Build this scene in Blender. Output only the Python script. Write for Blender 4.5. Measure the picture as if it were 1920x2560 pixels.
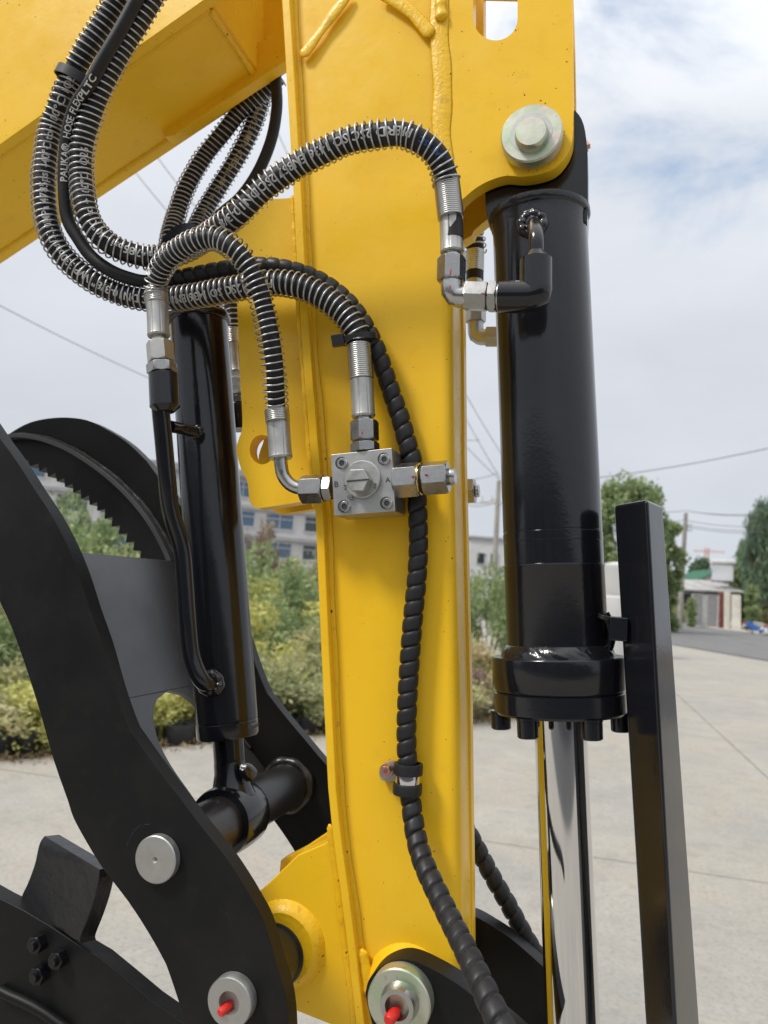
import bpy, bmesh, math, random
import numpy as np
from mathutils import Vector, Matrix
from mathutils.geometry import tessellate_polygon
random.seed(7); RNG = np.random.default_rng(7)
PI = math.pi; R = math.radians
for o in list(bpy.data.objects): bpy.data.objects.remove(o)
SC = bpy.context.scene
COL = SC.collection

# ------------------------------------------------------------------ camera
# world frame: Y = lateral axis of the machine (away from camera), X right, Z up, metres
FP = 1923.0; K = 0.6; H = 1.5
VPX, VPY, ROLL = 1530.0, 1505.0, R(4.0)
Yc = Vector(((VPX-960)/FP, (VPY-1280)/FP, 1)).normalized()
h_ = Vector((math.cos(ROLL), math.sin(ROLL), 0))
Xc = (h_ - h_.dot(Yc)*Yc).normalized()
Zc = Xc.cross(Yc)
C_R = Vector((Xc.x, Yc.x, Zc.x)); C_D = Vector((Xc.y, Yc.y, Zc.y)); C_F = Vector((Xc.z, Yc.z, Zc.z))
CAM = Vector((0, 0, H))
cd = bpy.data.cameras.new('camera'); cam = bpy.data.objects.new('camera', cd); COL.objects.link(cam)
SC.camera = cam
cam.matrix_world = Matrix.Translation(CAM) @ Matrix((C_R, -C_D, -C_F)).transposed().to_4x4()
cd.sensor_fit = 'VERTICAL'; cd.sensor_height = 34.6; cd.sensor_width = 34.6*.75
cd.lens = FP/2560*34.6
cd.clip_start = 0.05; cd.clip_end = 2000
cd.dof.use_dof = True; cd.dof.focus_distance = 0.60; cd.dof.aperture_fstop = 10.0
SC.render.resolution_x = 768; SC.render.resolution_y = 1024

# ------------------------------------------------------------------ world + sun
def ray(px, py): return C_R*((px-960)/FP) + C_D*((py-1280)/FP) + C_F
SUN_EL, SUN_AZ = R(50), R(226)           # azimuth measured from +Y clockwise
sun_dir = Vector((math.sin(SUN_AZ)*math.cos(SUN_EL), math.cos(SUN_AZ)*math.cos(SUN_EL), math.sin(SUN_EL)))
w = bpy.data.worlds.new('World'); SC.world = w; w.use_nodes = True
nt = w.node_tree; nt.nodes.clear(); N = nt.nodes.new; L = nt.links.new
out = N('ShaderNodeOutputWorld'); bg = N('ShaderNodeBackground'); bg.inputs[1].default_value = 0.1
sky = N('ShaderNodeTexSky'); sky.sky_type = 'NISHITA'; sky.sun_disc = False
sky.sun_elevation = SUN_EL; sky.sun_rotation = SUN_AZ; sky.air_density = 1.2; sky.dust_density = 2.0
tc = N('ShaderNodeTexCoord')
n1 = N('ShaderNodeTexNoise'); n1.inputs['Scale'].default_value = 2.6; n1.inputs['Detail'].default_value = 7; n1.inputs['Roughness'].default_value = .6
n1.inputs['Distortion'].default_value = .35
mp = N('ShaderNodeMapping'); mp.inputs['Scale'].default_value = (1, 1, 2.2); mp.inputs['Location'].default_value = (.3, 1.7, .4)
L(tc.outputs['Generated'], mp.inputs[0]); L(mp.outputs[0], n1.inputs['Vector'])
# the break in the cloud deck lies up to the right
bdir = ray(1850, -60).normalized()
dp = N('ShaderNodeVectorMath'); dp.operation = 'DOT_PRODUCT'; dp.inputs[1].default_value = bdir
L(tc.outputs['Generated'], dp.inputs[0])
mr = N('ShaderNodeMapRange'); mr.inputs[1].default_value = .925; mr.inputs[2].default_value = .985
mr.inputs[3].default_value = 0; mr.inputs[4].default_value = .27; L(dp.outputs['Value'], mr.inputs[0])
ad = N('ShaderNodeMath'); ad.operation = 'SUBTRACT'; L(n1.outputs['Fac'], ad.inputs[0]); L(mr.outputs[0], ad.inputs[1])
cr = N('ShaderNodeMapRange'); cr.interpolation_type = 'SMOOTHSTEP'
cr.inputs[1].default_value = .10; cr.inputs[2].default_value = .34; L(ad.outputs[0], cr.inputs[0])
# overcast luminance: brighter to the zenith
sx = N('ShaderNodeSeparateXYZ'); L(tc.outputs['Generated'], sx.inputs[0])
zr = N('ShaderNodeValToRGB'); e = zr.color_ramp.elements
e[0].position = 0.0; e[0].color = (.33, .35, .38, 1); e[1].position = 1.0; e[1].color = (.82, .82, .83, 1)
m_ = e.new(.5); m_.color = (.40, .418, .45, 1); m_ = e.new(.25); m_.color = (.335, .352, .385, 1)
L(sx.outputs[2], zr.inputs[0])
n2 = N('ShaderNodeTexNoise'); n2.inputs['Scale'].default_value = 3.0; n2.inputs['Detail'].default_value = 5
L(mp.outputs[0], n2.inputs['Vector'])
v2 = N('ShaderNodeMapRange'); v2.inputs[1].default_value = .3; v2.inputs[2].default_value = .7
v2.inputs[3].default_value = 16.4; v2.inputs[4].default_value = 18.8; L(n2.outputs['Fac'], v2.inputs[0])
sc_ = N('ShaderNodeVectorMath'); sc_.operation = 'SCALE'; L(zr.outputs[0], sc_.inputs[0]); L(v2.outputs[0], sc_.inputs['Scale'])
mx = N('ShaderNodeMix'); mx.data_type = 'RGBA'
ssc = N('ShaderNodeVectorMath'); ssc.operation = 'MULTIPLY_ADD'; ssc.inputs[1].default_value = (1.0, 1.0, 1.0); ssc.inputs[2].default_value = (2.2, 2.6, 3.1)
L(sky.outputs[0], ssc.inputs[0])
L(cr.outputs[0], mx.inputs[0]); L(ssc.outputs[0], mx.inputs[6]); L(sc_.outputs[0], mx.inputs[7])
L(mx.outputs[2], bg.inputs[0]); L(bg.outputs[0], out.inputs[0])
sd = bpy.data.lights.new('sun', 'SUN'); sd.energy = 2.25; sd.angle = R(11); sd.color = (1, .96, .90)
so = bpy.data.objects.new('sun', sd); COL.objects.link(so)
so.rotation_euler = (-sun_dir).to_track_quat('-Z', 'Y').to_euler()
SC.view_settings.view_transform = 'Standard'; SC.view_settings.look = 'None'
SC.view_settings.exposure = 0.2; SC.view_settings.gamma = 1.0; SC.view_settings.use_curve_mapping = False

# ------------------------------------------------------------------ projection helpers
def P(px, py, Y):                       # photo pixel -> point on the machine plane Y (relative to arm face = 1)
    r = ray(px, py); return CAM + r*(K*Y/r.y)
def mpp(px, py, Y): return K*Y/ray(px, py).y/FP      # metres per pixel there
def G(px, py, z=0.0): r = ray(px, py); return CAM + r*((z-H)/r.z)
def B(px, py, d): return CAM + ray(px, py)*d
def F(pts, ox, oy, s): return [(ox+x/s, oy+y/s) for x, y in pts]
FR = dict(A=(0,0,1.728), B=(660,0,1.8433), C=(0,500,2.1829), D=(340,560,1.8433), E=(1060,560,2.91), F=(0,1000,2.592),
          G=(300,1600,2.765), H=(0,2000,2.37), I=(600,2000,2.0738), J=(1200,1500,2.765), L=(1120,960,3.16),
          M=(0,1100,1.975), N=(800,1700,3.7705), O=(700,1080,3.19), Q=(1200,1600,2.304), W=(0,0,.864), K=(1480,1160,3.7705))
def Z(f, *pts): return F(pts, *FR[f])

# ------------------------------------------------------------------ object helpers
def link(o, parent=None):
    COL.objects.link(o)
    if parent is not None: o.parent = parent
    return o
def tag(o, label=None, cat=None, group=None, kind=None):
    if label: o['label'] = label
    if cat: o['category'] = cat
    if group: o['group'] = group
    if kind: o['kind'] = kind
    return o
def thing(name, label, cat, group=None):
    o = bpy.data.objects.new(name, None); o.empty_display_size = .05; link(o); return tag(o, label, cat, group)
def mesh(name, verts, faces, mat, parent=None, angle=35, bevel=0, seg=2, sub=0):
    me = bpy.data.meshes.new(name)
    me.from_pydata([tuple(v) for v in verts], [], [tuple(f) for f in faces]); me.update()
    bm = bmesh.new(); bm.from_mesh(me); bmesh.ops.recalc_face_normals(bm, faces=bm.faces); bm.to_mesh(me); bm.free()
    me.shade_smooth()
    if angle < 179: me.set_sharp_from_angle(angle=R(angle))
    me.materials.append(mat)
    o = bpy.data.objects.new(name, me); link(o, parent)
    if bevel:
        b = o.modifiers.new('bevel', 'BEVEL'); b.width = bevel; b.segments = seg; b.limit_method = 'ANGLE'; b.angle_limit = R(40); b.harden_normals = True
    return o
class MB:
    def __init__(s): s.v = []; s.f = []
    def add(s, v, f):
        n = len(s.v); s.v += [Vector(x) for x in v]; s.f += [tuple(i+n for i in q) for q in f]; return s
    def box(s, c, sx, sy, sz, ax=None):
        ax = ax or (Vector((1,0,0)), Vector((0,1,0)), Vector((0,0,1)))
        c = Vector(c); v = [c+ax[0]*(i*sx/2)+ax[1]*(j*sy/2)+ax[2]*(k*sz/2) for i in (-1,1) for j in (-1,1) for k in (-1,1)]
        return s.add(v, [(0,1,3,2),(4,6,7,5),(0,4,5,1),(2,3,7,6),(0,2,6,4),(1,5,7,3)])
    def build(s, name, mat, parent=None, **k): return mesh(name, s.v, s.f, mat, parent, **k)
def catmull(pts, n=8, closed=False):
    pts = [Vector(p) for p in pts]; m = len(pts); outp = []
    rng = range(m) if closed else range(m-1)
    for i in rng:
        if closed: p0, p1, p2, p3 = pts[i-1], pts[i], pts[(i+1) % m], pts[(i+2) % m]
        else:
            p1, p2 = pts[i], pts[i+1]; p0 = pts[i-1] if i else p1*2-p2; p3 = pts[i+2] if i+2 < m else p2*2-p1
        for k in range(n):
            t = k/n
            outp.append(.5*((2*p1)+(p2-p0)*t+(2*p0-5*p1+4*p2-p3)*t*t+(3*p1-p0-3*p2+p3)*t**3))
    if not closed: outp.append(pts[-1])
    return outp
class Path:
    def __init__(s, pts, n=14):
        d = catmull(pts, n); s.p = np.array([tuple(q) for q in d]); seg = np.linalg.norm(np.diff(s.p, axis=0), axis=1)
        s.s = np.concatenate([[0], np.cumsum(seg)]); s.L = float(s.s[-1])
    def pos(s, t): return np.stack([np.interp(t, s.s, s.p[:, i]) for i in range(3)], -1)
    def frames(s, t):
        t = np.asarray(t, float); e = .002
        T = s.pos(np.clip(t+e, 0, s.L))-s.pos(np.clip(t-e, 0, s.L)); T /= np.linalg.norm(T, axis=1)[:, None]+1e-12
        U = np.zeros_like(T); u = np.cross(T[0], [0, 0, 1.0])
        if np.linalg.norm(u) < .1: u = np.cross(T[0], [0, 1.0, 0])
        for i in range(len(T)):
            u = u-T[i]*np.dot(u, T[i]); u = u/np.linalg.norm(u); U[i] = u
        return s.pos(t), T, U, np.cross(T, U)
def px3(pts): return [P(x, y, Y) for x, y, Y in pts]
def tube_mesh(path, s0, s1, rfun, step, nth, cap=True):
    n = max(2, int((s1-s0)/step)+1); t = np.linspace(s0, s1, n); p, T, U, V = path.frames(t)
    th = np.linspace(0, 2*PI, nth, endpoint=False)
    v = []
    for i in range(n):
        r = rfun(t[i], th) if callable(rfun) else np.full(nth, rfun)
        v.append(p[i]+(np.cos(th)*r)[:, None]*U[i]+(np.sin(th)*r)[:, None]*V[i])
    v = np.concatenate(v)
    f = [(i*nth+j, i*nth+(j+1) % nth, (i+1)*nth+(j+1) % nth, (i+1)*nth+j) for i in range(n-1) for j in range(nth)]
    if cap: f += [tuple(range(nth))[::-1], tuple(range((n-1)*nth, n*nth))]
    return v, f
def tube(name, pts, r, mat, parent, step=.003, nth=20, s0=0, s1=None, path=None):
    path = path or Path(pts); v, f = tube_mesh(path, s0, path.L if s1 is None else s1, r, step, nth)
    return mesh(name, v, f, mat, parent, angle=50)
def spring(name, path, s0, s1, r, wire, pitch, mat, parent, loose=.0007):
    turns = (s1-s0)/pitch; n = int(turns*18); t = np.linspace(s0, s1, n); p, T, U, V = path.frames(t)
    a = 2*PI*turns*np.linspace(0, 1, n)
    ra = r+loose*.25*np.sin(t*160)
    off = (np.sin(t*23)*loose)[:, None]*U+(np.cos(t*31)*loose)[:, None]*V
    # spacing irregularity: coils bunch a little
    c = p+off+(ra*np.cos(a))[:, None]*U+(ra*np.sin(a))[:, None]*V
    tg = np.gradient(c, axis=0); tg /= np.linalg.norm(tg, axis=1)[:, None]
    rad = np.cos(a)[:, None]*U+np.sin(a)[:, None]*V; b = np.cross(tg, rad); b /= np.linalg.norm(b, axis=1)[:, None]; q = np.cross(b, tg)
    m = 6; vs = []
    for k in range(m):
        an = 2*PI*k/m; vs.append(c+wire*(math.cos(an)*q+math.sin(an)*b))
    v = np.stack(vs, 1).reshape(-1, 3)
    f = [(i*m+j, i*m+(j+1) % m, (i+1)*m+(j+1) % m, (i+1)*m+j) for i in range(n-1) for j in range(m)]
    return mesh(name, v, f, mat, parent, angle=180)
def basis(a):
    a = a.normalized(); u = a.cross(Vector((0, 1, 0)))
    if u.length < .2: u = a.cross(Vector((0, 0, 1)))
    u.normalize(); return a, u, a.cross(u)
def lathe(name, p0, p1, prof, mat, parent, nth=48, rf=None, angle=35, bevel=0, closed=True, rot=0):
    """prof: (fraction along p0->p1, radius)"""
    a, u, v = basis(p1-p0); Ln = (p1-p0).length; vs = []; fs = []
    for (t, r) in prof:
        for j in range(nth):
            th = 2*PI*j/nth+rot; rr = r*(rf(t, th) if rf else 1)
            vs.append(p0+a*(t*Ln)+u*(math.cos(th)*rr)+v*(math.sin(th)*rr))
    m = len(prof)
    fs = [(i*nth+j, i*nth+(j+1) % nth, (i+1)*nth+(j+1) % nth, (i+1)*nth+j) for i in range(m-1) for j in range(nth)]
    if closed: fs += [tuple(range(nth))[::-1], tuple(range((m-1)*nth, m*nth))]
    return mesh(name, vs, fs, mat, parent, angle=angle, bevel=bevel)
def fillet(name, p0, p1, ra, rb, m, par, amp=.02, nth=180):
    ph = random.random()*6; prof = [(0, ra*.985)]+[(t, ra+(rb-ra)*(.25*t+.75*t**2.2)+.0022*math.sin(PI*t)) for t in np.linspace(.02, .98, 12)]+[(1, rb)]
    f_ = lambda t, th: 1+amp*math.sin(PI*min(1, t*1.02))*(.6*math.sin(5*th+ph)+.5*math.sin(11*th+2*ph+t*4)+.35*math.sin(27*th+t*9)+.25*math.sin(61*th+t*7+ph))
    return lathe(name, p0, p1, prof, m, par, nth=nth, rf=f_, angle=180)
def hexnut(name, p0, p1, r, mat, parent, rot=.3, ch=.12):
    """hex prism whose corners are turned off by a cone at both ends"""
    a, u, v = basis(p1-p0); Ln = (p1-p0).length; vs = []; nth = 48
    lv = [(0, .86), (0.0, .86)] ; rows = []
    lv = [0, .03, .07, .12, .88, .93, .97, 1]
    for t in lv:
        d = min(t, 1-t)*Ln; lim = r*.86+d*1.7+r*.02
        for j in range(nth):
            th = 2*PI*j/nth; hx = r*.866/math.cos(((th+PI/6) % (PI/3))-PI/6)
            rr = min(hx, lim if d < r*ch*1.2 else 9); th2 = th+rot
            vs.append(p0+a*(t*Ln)+u*(math.cos(th2)*rr)+v*(math.sin(th2)*rr))
    m = len(lv); fs = [(i*nth+j, i*nth+(j+1) % nth, (i+1)*nth+(j+1) % nth, (i+1)*nth+j) for i in range(m-1) for j in range(nth)]
    fs += [tuple(range(nth))[::-1], tuple(range((m-1)*nth, m*nth))]
    return mesh(name, vs, fs, mat, parent, angle=28, bevel=.0003, seg=2)
def plate(name, pts, Y0, Y1, mat, parent, holes=(), bevel=.0012, Yp=None, xz=False, rel=True):
    """pts photo pixels read on plane Yp (default the near face), cut out and given depth Y0..Y1"""
    Yp = Y0 if Yp is None else Yp
    loops = []
    for lp in [pts]+list(holes):
        if xz: loops.append([Vector((a, 0, b)) for a, b in lp])
        else: loops.append([Vector((q.x, 0, q.z)) for q in (P(x, y, Yp) for x, y in lp)])
    flat = [q for l in loops for q in l]; tris = tessellate_polygon([[Vector((q.x, q.z, 0)) for q in l] for l in loops])
    k = K if rel else 1
    n = len(flat); v = [Vector((q.x, Y0*k, q.z)) for q in flat]+[Vector((q.x, Y1*k, q.z)) for q in flat]
    f = [tuple(t) for t in tris]+[tuple(i+n for i in t[::-1]) for t in tris]
    o = 0
    for l in loops:
        m = len(l); f += [(o+i, o+(i+1) % m, n+o+(i+1) % m, n+o+i) for i in range(m)]; o += m
    return mesh(name, v, f, mat, parent, bevel=bevel, angle=30)
def c2(pts, n=6, closed=False): return [(q.x, q.y) for q in catmull([Vector((x, y, 0)) for x, y in pts], n, closed)]
def circle(cx, cy, r, n=40, ry=None): return [(cx+r*math.cos(2*PI*i/n), cy+(ry or r)*math.sin(2*PI*i/n)) for i in range(n)]
def bead(name, pts, r, mat, parent, flat=.55, rip=.12, freq=420, n=10):
    """weld bead: flattened rippled tube lying on the plate behind it"""
    path = Path(px3(pts), n); ph = random.random()*6
    cnt = max(6, int(path.L/.0016)); t = np.linspace(0, path.L, cnt); p, T, U, V = path.frames(t); m = 10; vs = []
    Yv = np.array([0, -1.0, 0])
    for i in range(cnt):
        s = np.cross(T[i], Yv); s /= np.linalg.norm(s)+1e-9
        e = min(1, (i+1)/3, (cnt-i)/3)
        k = e*(1+rip*math.sin(t[i]*freq+ph)+rip*.9*math.sin(t[i]*137+ph*2)+RNG.normal()*rip*.35); wob = r*.12*math.sin(t[i]*61+ph)
        for j in range(m):
            a = 2*PI*j/m; vs.append(p[i]+s*(math.cos(a)*r*k+wob)+Yv*(math.sin(a)*r*k*flat))
    f = [(i*m+j, i*m+(j+1) % m, (i+1)*m+(j+1) % m, (i+1)*m+j) for i in range(cnt-1) for j in range(m)]+[tuple(range(m)), tuple(range((cnt-1)*m, cnt*m))]
    return mesh(name, vs, f, mat, parent, angle=180)
def ringbead(name, c, axis, rad, r, mat, parent, rip=.12, n=130, dropout=None):
    n = max(n, 160)
    a, u, v = basis(axis); vs = []; m = 8; ph = random.random()*6
    for i in range(n):
        th = 2*PI*i/n; d = u*math.cos(th)+v*math.sin(th); k = 1+rip*.7*math.sin(th*3+ph)+rip*.6*math.sin(th*8+2*ph)
        for j in range(m):
            al = 2*PI*j/m; vs.append(c+d*(rad+math.cos(al)*r*k)+a*(math.sin(al)*r*k))
    f = [(i*m+j, i*m+(j+1) % m, ((i+1) % n)*m+(j+1) % m, ((i+1) % n)*m+j) for i in range(n) for j in range(m)]
    return mesh(name, vs, f, mat, parent, angle=180)
def text_mesh(body, size):
    cu = bpy.data.curves.new('print', 'FONT'); cu.body = body; cu.size = size; cu.resolution_u = 2; cu.fill_mode = 'FRONT'; cu.offset = .018*size if size < .5 else .012
    ob = bpy.data.objects.new('print', cu); COL.objects.link(ob)
    bpy.context.view_layer.update()
    me = ob.evaluated_get(bpy.context.evaluated_depsgraph_get()).to_mesh()
    v = [tuple(q.co) for q in me.vertices]; f = [tuple(q.vertices) for q in me.polygons]
    bpy.data.objects.remove(ob); return v, f
def finer(v, f, cuts=3):
    bm = bmesh.new(); vv = [bm.verts.new(q) for q in v]
    for q in f:
        try: bm.faces.new([vv[i] for i in q])
        except ValueError: pass
    bmesh.ops.triangulate(bm, faces=bm.faces); bmesh.ops.subdivide_edges(bm, edges=[e for e in bm.edges if e.calc_length() > .0012], cuts=cuts, use_grid_fill=True)
    bmesh.ops.triangulate(bm, faces=bm.faces); bm.verts.index_update(); v = [tuple(q.co) for q in bm.verts]; f = [tuple(x.index for x in q.verts) for q in bm.faces]; bm.free(); return v, f
def hose_text(path, body, s, size, r, mat, parent, turn=0.0, xs=1.0):
    v, f = text_mesh(body, size); v, f = finer(v, f); vs = []
    xs_ = np.array([q[0]*xs for q in v])+s; order = np.clip(xs_, 0, path.L)
    grid = np.linspace(0, path.L, int(path.L/.002)); p, T, U, V = path.frames(grid)
    for q, t in zip(v, order):
        i = min(len(grid)-1, int(t/path.L*(len(grid)-1))); Tt = Vector(T[i]); pp = Vector(path.pos(np.array([t]))[0])
        w_ = (CAM-pp); w_ = (w_-Tt*w_.dot(Tt)).normalized(); up = w_.cross(Tt)
        a = (q[1]-size*.35)/r+turn
        vs.append(pp+(w_*math.cos(a)+up*math.sin(a))*r)
    me = bpy.data.meshes.new('printed_text'); me.from_pydata([tuple(x) for x in vs], [], f); me.materials.append(mat)
    return link(bpy.data.objects.new('printed_text', me), parent)
def flat_text(body, cx, cy, Y, hpx, rot, mat, parent, name='engraved_letter'):
    v, f = text_mesh(body, 1.0); xs = [q[0] for q in v]; ys = [q[1] for q in v]
    mx_, my_ = (min(xs)+max(xs))/2, (min(ys)+max(ys))/2; s = hpx/(max(ys)-min(ys)); vs = []
    for q in v:
        x, y = (q[0]-mx_)*s, -(q[1]-my_)*s
        vs.append(P(cx+x*math.cos(rot)-y*math.sin(rot), cy+x*math.sin(rot)+y*math.cos(rot), Y))
    me = bpy.data.meshes.new(name); me.from_pydata([tuple(x) for x in vs], [], f); me.materials.append(mat)
    return link(bpy.data.objects.new(name, me), parent)

# ------------------------------------------------------------------ materials
def mat(name, base, rough=.5, metal=0, coat=0, coat_r=.1, spec=.5, bump=None, var=None, rvar=None, specks=None, coord='Object', aniso=0):
    """bump: (scale, distance); var: (scale, other colour, amount); specks: (scale, threshold, colour)"""
    m = bpy.data.materials.new(name); m.use_nodes = True; t = m.node_tree; b = t.nodes['Principled BSDF']; A = t.nodes.new; l = t.links.new
    b.inputs['Roughness'].default_value = rough; b.inputs['Metallic'].default_value = metal
    b.inputs['Coat Weight'].default_value = coat; b.inputs['Coat Roughness'].default_value = coat_r
    b.inputs['Specular IOR Level'].default_value = spec
    tcn = A('ShaderNodeTexCoord'); src = tcn.outputs[coord]; col = None
    rgb = A('ShaderNodeRGB'); rgb.outputs[0].default_value = (*base, 1); col = rgb.outputs[0]
    def noise(sc, det=4, ro=.55):
        n = A('ShaderNodeTexNoise'); n.inputs['Scale'].default_value = sc; n.inputs['Detail'].default_value = det; n.inputs['Roughness'].default_value = ro
        l(src, n.inputs['Vector']); return n.outputs['Fac']
    def rangen(s, a, c, lo=0, hi=1):
        r = A('ShaderNodeMapRange'); r.inputs[1].default_value = a; r.inputs[2].default_value = c; r.inputs[3].default_value = lo; r.inputs[4].default_value = hi; l(s, r.inputs[0]); return r.outputs[0]
    def mixc(fac, c1, c2v):
        x = A('ShaderNodeMix'); x.data_type = 'RGBA'; l(fac, x.inputs[0]); l(c1, x.inputs[6])
        if isinstance(c2v, tuple): x.inputs[7].default_value = (*c2v, 1)
        else: l(c2v, x.inputs[7])
        return x.outputs[2]
    for vv in (var or []):
        sc, c, lo, hi, amt = vv; col = mixc(rangen(noise(sc), lo, hi, 0, amt), col, c)
    for sp in (specks or []):
        sc, th, c = sp; col = mixc(rangen(noise(sc, 2, .5), th, th+.02), col, c)
    l(col, b.inputs['Base Color'])
    if rvar: l(rangen(noise(rvar[0]), .35, .7, rvar[1], rvar[2]), b.inputs['Roughness'])
    if bump:
        prev = None
        for (sc, dist) in bump:
            bn = A('ShaderNodeBump'); bn.inputs['Distance'].default_value = dist; bn.inputs['Strength'].default_value = 1
            l(noise(sc, 3), bn.inputs['Height'])
            if prev: l(prev, bn.inputs['Normal'])
            prev = bn.outputs[0]
        l(prev, b.inputs['Normal'])
        if coat: l(prev, b.inputs['Coat Normal'])
    m['_'] = 1
    return m
YEL = (.87, .525, .020)
M = {}
M['yellow'] = mat('yellow_paint', YEL, .34, spec=.32, coat=.0, coat_r=.2, bump=[(900, .00005), (160, .00012)],
                  var=[(9, (.78, .43, .010), .5, .75, .6), (45, (.66, .37, .02), .58, .8, .35)], rvar=(30, .26, .42), specks=[(300, .735, (.10, .06, .02)), (150, .775, (.09, .055, .02)), (95, .79, (.25, .14, .02))])
M['bead'] = mat('yellow_weld', (.82, .49, .012), .33, spec=.35, coat=.0, bump=[(300, .0005), (900, .0001)], var=[(120, (.40, .22, .03), .6, .78, .7)], specks=[(150, .72, (.08, .05, .02))])
M['gloss'] = mat('gloss_black_paint', (.008, .0085, .011), .13, spec=.42, coat=.22, coat_r=.05, bump=[(420, .00006), (60, .00012)], rvar=(14, .12, .24), specks=[(420, .80, (.12, .12, .12))])
M['glossbead'] = mat('gloss_black_weld', (.009, .009, .011), .2, spec=.5, coat=.2, coat_r=.06, bump=[(260, .0003)])
M['satin'] = mat('satin_black_paint', (.0065, .0065, .007), .40, spec=.22, bump=[(1400, .00006), (220, .00006)], rvar=(8, .34, .54), var=[(14, (.013, .0128, .0125), .48, .72, .8), (70, (.014, .0138, .013), .56, .75, .6)], specks=[(560, .775, (.10, .10, .10)), (130, .80, (.07, .07, .07))])
M['cast'] = mat('black_tube_paint', (.014, .0135, .013), .32, spec=.5, bump=[(120, .0002), (700, .00006)], var=[(30, (.035, .03, .027), .5, .7, .7)])
M['web'] = mat('black_web_paint', (.048, .049, .052), .36, spec=.85, bump=[(900, .00008)], rvar=(20, .30, .45), var=[(12, (.03, .03, .032), .4, .7, .6)])
M['zinc'] = mat('zinc_plated_steel', (.47, .47, .455), .28, metal=1, bump=[(420, .00008)], rvar=(120, .2, .38), var=[(150, (.42, .41, .38), .5, .75, .6)])
M['nut'] = mat('zinc_nut', (.35, .35, .34), .30, metal=1, bump=[(300, .00008)], rvar=(120, .24, .36), var=[(110, (.30, .29, .27), .5, .75, .6)])
M['coil'] = mat('bright_coil', (.52, .52, .51), .3, metal=1)
M['zincdull'] = mat('dull_zinc', (.45, .45, .43), .42, metal=.85, bump=[(300, .00010)], rvar=(90, .34, .55), var=[(70, (.33, .33, .31), .5, .75, .6)])
M['wire'] = mat('spring_wire', (.52, .52, .52), .38, metal=.8, var=[(90, (.26, .26, .25), .45, .65, .8)])
M['irid'] = mat('yellow_zinc_passivate', (.55, .56, .46), .36, metal=.8, bump=[(260, .00012)], rvar=(60, .3, .5),
                var=[(55, (.42, .56, .36), .45, .62, .75), (75, (.62, .46, .44), .52, .66, .6), (240, (.22, .21, .17), .62, .76, .6)])
M['rubber'] = mat('hose_rubber', (.009, .0093, .010), .55, spec=.35, bump=[(500, .00008)], var=[(60, (.02, .02, .022), .45, .7, .7)])
M['wrap'] = mat('spiral_wrap_plastic', (.014, .014, .015), .46, spec=.4, bump=[(350, .00008)], rvar=(60, .4, .58))
M['steelblock'] = mat('machined_block', (.52, .52, .50), .38, metal=.9, bump=[(700, .00005)], rvar=(60, .3, .46), var=[(40, (.42, .42, .40), .4, .7, .6), (300, (.30, .30, .28), .68, .8, .5)])
M['chrome'] = mat('chrome_rod', (.72, .72, .73), .075, metal=1)
M['brass'] = mat('brass', (.58, .42, .16), .25, metal=1)
M['copper'] = mat('rose_bolt', (.62, .40, .32), .3, metal=1, rvar=(200, .22, .4))
M['white'] = mat('white_print', (.62, .62, .60), .6)
M['blue'] = mat('blue_print', (.02, .10, .35), .5)
M['engr'] = mat('engraved_dark', (.025, .025, .025), .6)
M['red'] = mat('red_plastic', (.62, .02, .012), .35)
M['redpen'] = mat('red_paint_mark', (.45, .03, .04), .6)
M['tie'] = mat('tie_plastic', (.012, .012, .013), .35)

# ================================================================== SETTING
def wave_mat():
    m = bpy.data.materials.new('concrete'); m.use_nodes = True; t = m.node_tree; b = t.nodes['Principled BSDF']; A = t.nodes.new; l = t.links.new
    g = A('ShaderNodeNewGeometry'); b.inputs['Roughness'].default_value = .85
    def nz(sc, det=6, ro=.6, dis=0):
        n = A('ShaderNodeTexNoise'); n.inputs['Scale'].default_value = sc; n.inputs['Detail'].default_value = det; n.inputs['Roughness'].default_value = ro; n.inputs['Distortion'].default_value = dis
        l(g.outputs['Position'], n.inputs['Vector']); return n.outputs['Fac']
    def mixr(fac, a, c, lo, hi, amt):
        r = A('ShaderNodeMapRange'); r.inputs[1].default_value = lo; r.inputs[2].default_value = hi; r.inputs[4].default_value = amt; l(fac, r.inputs[0])
        x = A('ShaderNodeMix'); x.data_type = 'RGBA'; l(r.outputs[0], x.inputs[0]); l(a, x.inputs[6]); x.inputs[7].default_value = (*c, 1); return x.outputs[2]
    rg = A('ShaderNodeRGB'); rg.outputs[0].default_value = (.345, .322, .28, 1); c = rg.outputs[0]
    c = mixr(nz(.45, 5, .55, .4), c, (.28, .276, .258), .42, .62, .9)
    c = mixr(nz(1.8, 8, .65, .6), c, (.40, .375, .33), .48, .66, .6)
    c = mixr(nz(.9, 6, .7, 1.2), c, (.36, .315, .25), .5, .62, .6)
    c = mixr(nz(11, 7, .75, 1.5), c, (.42, .40, .36), .56, .66, .55)
    c = mixr(nz(5.0, 8, .7, .8), c, (.23, .215, .185), .52, .70, .6)
    c = mixr(nz(42, 6, .75), c, (.17, .155, .13), .50, .66, .6)
    c = mixr(nz(160, 3, .7), c, (.56, .53, .47), .6, .75, .5)
    l(c, b.inputs['Base Color'])
    bn = A('ShaderNodeBump'); bn.inputs['Distance'].default_value = .004; l(nz(70, 6, .7), bn.inputs['Height']); l(bn.outputs[0], b.inputs['Normal'])
    return m
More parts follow.
